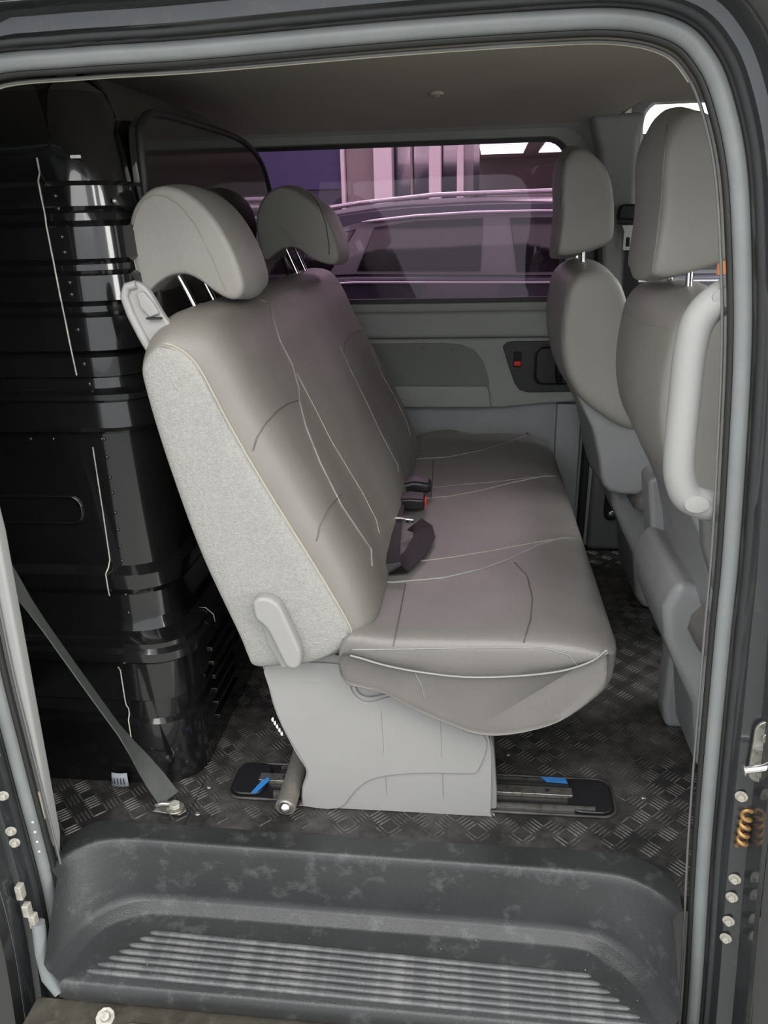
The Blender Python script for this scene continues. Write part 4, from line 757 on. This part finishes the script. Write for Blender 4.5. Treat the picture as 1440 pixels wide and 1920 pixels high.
for i in range(9):
    a = math.radians(-50+100*i/8); secs.append([(-.735+.026*math.sin(a), .292-.008*math.cos(a), .004), (-.735+.026*math.sin(a)*.85, .297-.008*math.cos(a), .034)])
lab = loft('label_sheet', secs, 'tag', tgv, closed=False, cap=False); sm = lab.modifiers.new('s', 'SOLIDIFY'); sm.thickness = .001
for k in range(5):
    a = math.radians(-36+17*k)
    box('printed_bar', (-.735+.024*math.sin(a)-.0008, .2865-.008*math.cos(a)+.002, .012), (-.735+.024*math.sin(a)+.0008, .2875-.008*math.cos(a)+.002, .028), 'black', tgv, bevel=0)

# ================================================================== FRONT SEATS
def rloft(name, outline, y0, y1, m, parent, edge=.03, bul=.02, cen=None): return fat(name, outline, y0, y1, m, parent, edge=edge, bul=bul, cen=cen)
FH = [(.300, 1.205), (.305, 1.12), (.300, 1.035), (.312, 1.020), (.345, 1.022), (.395, 1.036), (.432, 1.052), (.442, 1.075), (.438, 1.14), (.425, 1.20), (.398, 1.245), (.360, 1.272), (.328, 1.274), (.308, 1.250)]
FB = [(.322, .955), (.312, .905), (.308, .85), (.312, .79), (.330, .725), (.368, .665), (.425, .620), (.50, .58), (.56, .60), (.545, .70), (.51, .80), (.475, .90), (.445, .965), (.40, .990), (.35, .985)]
FS = [(.320, .800), (.330, .730), (.352, .660), (.392, .580), (.415, .500), (.45, .40), (.60, .40), (.64, .46), (.60, .56), (.55, .62), (.45, .61), (.385, .66), (.348, .72), (.333, .79)]
def front_seat(dx, dy, label, near):
    g = thing('front_seat', label, 'seat', (.5+dx, .53+dy, 0))
    sh_ = lambda o, ax=0, az=0: [(a+dx+ax, b+az) for a, b in o]
    bkr = rloft('backrest', sh_(FB), .29+dy, .77+dy, 'leather_lit', g, edge=.05, bul=.012, cen=(.42+dx, .80))
    rloft('back_shell', sh_(FS, .012, .0), .315+dy, .745+dy, 'plastic_seat', g, edge=.04, bul=.018, cen=(.50+dx, .5))
    h = rloft('headrest', sh_(FH), .40+dy, .66+dy, 'leather_lit', g, edge=.035, bul=.012, cen=(.37+dx, 1.14))
    for y in (.455, .60):
        tube('headrest_post', [(.372+dx, y+dy, 1.05), (.375+dx, y+dy, .97)], .0065, 'chrome', h, sides=12)
        disc('post_collar', (.375+dx, y+dy, .975), (0, 0, 1), .016, .016, 'black', g)
    return g
fs1 = front_seat(0, 0, 'nearer front seat with grey leather back, cut off by the right door seal', True)
fs2 = front_seat(-.085, .78, 'farther front seat with grey leather back, beside the far pillar', False)
# cushions, side covers and feet
def seat_lower(g, dx, dy):
    fat('seat_cushion', [(.46+dx, .34), (.47+dx, .44), (.55+dx, .47), (.95+dx, .47), (1.0+dx, .42), (.97+dx, .34)], .29+dy, .78+dy, 'leather', g, edge=.04)
    prism('seat_base', [(v[0]+dx, v[1]) for v in [(.40, .46), (.375, .40), (.385, .33), (.42, .25), (.455, .18), (.475, .04), (.50, .0), (.85, .0), (.90, .36), (.50, .42)]], 'y', .40+dy, .72+dy, 'plastic_seat', g, bevel=.02, bseg=3)
seat_lower(fs1, 0, 0)
seat_lower(fs2, .02, .78)
prism('side_shield', [(.392, .565), (.425, .580), (.445, .54), (.49, .345), (.485, .30), (.452, .33), (.430, .345), (.412, .42), (.400, .50)], 'y', .70, .80, 'plastic_seat', fs1, bevel=.012, bseg=3)
prism('recliner_cover', [(.392, .640), (.42, .66), (.50, .52), (.56, .38), (.545, .24), (.50, .22), (.475, .36), (.435, .48), (.40, .58)], 'y', .275, .32, 'plastic_dark', fs1, bevel=.012, bseg=3)
prism('seat_foot', [(.455, .0), (.445, .06), (.448, .22), (.50, .40), (.56, .38), (.56, .0)], 'y', .58, .66, 'plastic_seat', fs1, bevel=.015, bseg=3)
tube('cable_clip', [(.365, .735, .71), (.372, .725, .70), (.376, .715, .66), (.386, .72, .645)], .006, 'linedge', fs1)
seams('front_near', fs1); seams('front_far', fs2)

# ---- grab handle on the near pillar
gh = thing('grab_handle', 'pale grey plastic grab handle on the pillar in front of the front seats', 'handle', (.36, .11, .7))
gp = cr([(.420, .115, 1.030), (.380, .100, 1.030), (.335, .092, 1.022), (.303, .090, .995), (.293, .089, .955), (.292, .089, .88), (.293, .089, .80), (.298, .090, .765), (.312, .092, .738), (.340, .096, .725), (.375, .105, .722), (.43, .118, .722)], 6)
rr_ = []
for i in range(len(gp)):
    t = i/(len(gp)-1); rr_.append(.0215+.0055*abs(2*t-1)**3)
tube('grip', gp, rr_, 'pillar', gh, sides=16)
for (x, z, s) in ((.326, 1.020, 1), (.320, .734, -1)):
    secs = []
    for r, h in ((.018, .0), (.017, .0022), (.010, .003), (.002, .0032)):
        secs.append([(x+r*math.cos(a)*1.0, .0715-h, z+r*.72*math.sin(a)) for a in [i*math.pi/10 for i in range(20)]])
    loft('screw_cap', secs, 'pillar', gh)

# ---- far side seat belt
fb = thing('seat_belt', 'black seat belt with white tongue hanging on the far middle pillar', 'seat belt', (.48, 1.62, .13))
prism('belt_guide', [(.438, 1.135), (.448, 1.145), (.52, 1.145), (.53, 1.12), (.50, 1.085), (.445, 1.088), (.435, 1.105)], 'y', 1.625, 1.66, 'black', fb, bevel=.008)
tube('guide_bar', [(.435, 1.618, 1.098), (.52, 1.618, 1.090)], .010, 'black', fb)
ribbon('webbing', [((.485, 1.64, 1.10), (1, 0, 0)), ((.492, 1.65, .95), (1, 0, 0)), ((.500, 1.65, .75), (1, 0, 0)), ((.490, 1.63, .50), (1, 0, 0)), ((.478, 1.61, .16), (1, 0, 0))], .046, 'webblack', fb, th=.003)
tg_o = rrect(.456, 1.012, .482, 1.066, .004); tg_i = rrect(.463, 1.022, .475, 1.050, .003)
loft('belt_tongue', [[(x, 1.618, z) for x, z in tg_o], [(x, 1.618, z) for x, z in tg_i], [(x, 1.622, z) for x, z in tg_i], [(x, 1.622, z) for x, z in tg_o], [(x, 1.618, z) for x, z in tg_o]], 'white', fb, cap=False)
prism('tongue_head', [(.448, 1.085), (.494, 1.085), (.486, 1.066), (.456, 1.066)], 'y', 1.616, 1.623, 'white', fb, bevel=.001)
prism('lower_anchor', rrect(.458, .125, .502, .40, .018), 'y', 1.60, 1.63, 'black', fb, bevel=.006)
dome('anchor_bolt', (.480, 1.60, .150), (0, -1, 0), .012, .006, 'steel', fb)

# ================================================================== OUTSIDE
GZ = -.66
struct(box('ground', (-14, -9, GZ-.05), (16, 26, GZ), 'ground', bevel=0))
# parked car beyond the tinted window
car = thing('parked_car', 'dark violet grey parked car seen through the tinted far window', 'car', (0, 4.1, GZ))
bodyo = [(-2.75, -.35), (-2.80, .10), (-2.70, .45), (-2.2, .66), (-1.62, .80), (-.6, .845), (.6, .82), (2.2, .80), (2.45, .55), (2.45, -.30), (2.2, -.42), (-2.5, -.42)]
fat('car_body', bodyo, 3.16, 5.0, 'carpaint', car, edge=.10, n=3, cen=(0, .2))
gh_ = [(-1.70, .80), (-1.30, .98), (-.95, 1.125), (-.60, 1.185), (-.2, 1.212), (.35, 1.212), (1.2, 1.17), (1.9, 1.06), (2.25, .80)]
g0 = cr([(a, 0, b) for a, b in gh_], 4)
secs = []
for y, ins in ((3.22, 0), (3.30, .0), (3.40, .0), (4.1, -.02), (4.75, 0), (4.85, 0), (4.93, 0)):
    k = {3.22: .0, 3.30: .75, 3.40: .98, 4.1: 1.02, 4.75: .98, 4.85: .75, 4.93: 0}[y]
    secs.append([(p.x, y, .78+(p.z-.78)*(k if k > 0 else .02)) for p in g0]+[(2.2, y, .70), (-1.6, y, .70)])
# cabin as a closed volume with leaning sides
secs = []
for y, k in ((3.20, .0), (3.27, .55), (3.33, .90), (3.42, .985), (4.1, 1.01), (4.78, .985), (4.87, .90), (4.96, 0)):
    secs.append([(p.x*(.985 if k > .9 else 1), y, .76+(p.z-.76)*k+.001) for p in g0]+[(2.25, y, .755), (-1.7, y, .755)])
loft('car_cabin', secs, 'carpaint', car, sharp=40)
def cwin(name, pts, m, off=0, th=.012):
    # panes lie on the leaning side of the cabin
    def yy(z): return 3.205+(z-.80)*.20-off
    n = len(pts); vs = [(x, yy(z), z) for x, z in pts]+[(x, yy(z)+th, z) for x, z in pts]
    return mesh(name, vs, [tuple(range(n)), tuple(range(n, 2*n))]+[(i, (i+1) % n, n+(i+1) % n, n+i) for i in range(n)], m, car, bevel=.003)
band = [(-1.30, .84), (-.95, 1.015), (-.60, 1.095), (-.3, 1.118), (.3, 1.125), (1.1, 1.10), (1.6, 1.02), (1.75, .82), (.3, .83), (-.6, .85)]
cwin('window_surround', band, 'carpillar', off=.010, th=.03)
cwin('side_window', [(-1.16, .865), (-.86, 1.015), (-.60, 1.070), (-.655, .985), (-.735, .868)], 'carglass', off=.016)
cwin('side_window', [(-.60, .866), (-.505, 1.075), (-.3, 1.10), (.045, 1.108), (.035, .855)], 'carglass', off=.016)
cwin('side_window', [(.215, .848), (.175, 1.106), (.55, 1.10), (.95, 1.075), (.98, .845)], 'carglass', off=.016)
cwin('side_window', [(1.05, .845), (1.02, 1.07), (1.45, 1.0), (1.60, .84)], 'carglass', off=.016)
def cy_(z): return 3.205+(z-.80)*.20
tube('chrome_strip', [(x, cy_(z)-.02, z) for x, z in ((-.57, 1.103), (-.50, 1.108), (-.3, 1.124), (0, 1.134), (.3, 1.134), (.7, 1.124), (1.1, 1.105))], [.004, .012, .013, .012, .010, .009, .004], 'cartrim', car, sides=10, flat=.7)
tube('roof_rail', [(x, 3.40, z) for x, z in ((-.85, 1.165), (-.6, 1.195), (-.2, 1.225), (.4, 1.228), (1.2, 1.19), (1.7, 1.12))], .012, 'cartrim', car, sides=10)
tube('belt_moulding', [(x, 3.150, z) for x, z in ((-1.4, .792), (-.6, .815), (.3, .800), (1.8, .79))], .010, 'cartrim', car, sides=10, flat=.6)
tube('door_gap', [(.14, 3.157, .76), (.13, 3.150, .3), (.15, 3.156, -.2)], .004, 'blackmatte', car)
for x in (-1.75, 1.55):
    w_ = lathe_x('wheel', (x, 3.15, GZ+.36), [(.10, .02), (.22, .0), (.25, .0), (.33, -.01), (.36, .03), (.36, .20), (.30, .24), (.1, .24)], 'tyre', car)
    lathe_x('rim', (x, 3.14, GZ+.36), [(.02, .0), (.20, .012), (.235, .0), (.24, .04), (.05, .05)], 'steel', w_)
    w_ = lathe_x('wheel', (x, 4.72, GZ+.36), [(.10, .02), (.30, .0), (.36, .03), (.36, .20), (.30, .24), (.1, .24)], 'tyre', car)
# mirror
fat('door_mirror', [(-1.22, .86), (-1.22, .94), (-1.10, .95), (-1.06, .87)], 3.02, 3.18, 'carpaint', car, edge=.03)

# back wall of the showroom beyond: columns, dark panes, soffit
sw = struct(box('wall_showroom', (-14, 9.6, GZ), (.05, 9.8, 2.6), 'nightglass', bevel=0))
struct(box('wall_showroom_right', (-.05, 21.5, GZ), (14, 21.7, 2.6), 'wall', bevel=0))
box('blue_panel', (-6, 9.5, 1.45), (-1.60, 9.62, 2.6), 'bluewall', sw, bevel=.01)
for x0, x1, y in ((-1.62, -1.57, 9.35), (-1.20, -.98, 9.2), (-.545, -.40, 9.2), (-.215, -.135, 9.2)):
    struct(box('trim_6', (x0, y, GZ), (x1, y+.3, 2.5), 'column', bevel=.01))
box('mullion', (-1.56, 9.45, GZ), (-1.20, 9.6, 2.5), 'wall', sw, bevel=0)
box('mullion', (-.78, 9.45, GZ), (-.755, 9.6, 2.5), 'wall', sw, bevel=0)
box('mullion', (-.135, 9.4, GZ), (-.02, 9.6, 2.5), 'carpillar', sw, bevel=0)
struct(box('ceiling_showroom', (-.1, 6.0, 2.42), (14, 21.6, 2.5), 'wall', bevel=0))
struct(box('wall_side_low', (.3, 20.8, GZ), (14, 21.2, 1.65), 'column', bevel=0))
def louvre(x0, y0, sx, label):
    t = thing('ceiling_light', label, 'lamp', (x0+sx/2, y0+2.2, 2.42), 'louvred strip lights on the showroom ceiling')
    box('light_housing', (x0-.05, y0-.1, 2.405), (x0+sx+.15, y0+5.3, 2.419), 'carpillar', t, bevel=.004)
    for k in range(8): box('tube_strip', (x0+k*.015, y0+k*.66, 2.385), (x0+sx+k*.015, y0+k*.66+.26, 2.404), 'lamp', t, bevel=.004)
    return t
louvre(.02, 14.2, .95, 'louvred ceiling light with bright strips, left of the two through the far window')
louvre(1.32, 14.2, .95, 'louvred ceiling light partly hidden at the right corner of the far window')
bl = thing('ceiling_light', 'large glowing panel added for the white glow beyond the front window above the headrest', 'lamp', (4.0, 12, 2.42))
box('glow_panel', (2.3, 9.0, 2.38), (6.5, 15.0, 2.418), 'lamp', bl, bevel=.01)  # added emitter standing in for the white glow outside
og = thing('sign_board', 'small orange board seen past the near front headrest', 'sign', (1.2, 2.9, .8))
box('board', (1.02, 2.60, .86), (1.22, 2.62, .965), 'orange', og, bevel=.004)
c2 = thing('parked_van', 'violet vehicle beyond the front window past the near headrest', 'car', (4.1, 6.0, GZ))
fat('van_body', [(2.9, -.4), (2.9, .5), (3.2, .85), (3.6, 1.05), (5.2, 1.1), (5.4, .4), (5.4, -.4)], 5.2, 6.8, 'carpaint', c2, edge=.12, n=3)
prism('van_window', [(3.32, .78), (3.62, .98), (4.3, 1.0), (4.3, .76)], 'y', 5.185, 5.20, 'carglass', c2, bevel=.004)
for x in (3.4, 4.9): lathe_x('wheel', (x, 5.18, GZ+.36), [(.05, .03), (.22, .0), (.33, -.01), (.36, .03), (.36, .20), (.1, .24)], 'tyre', c2)
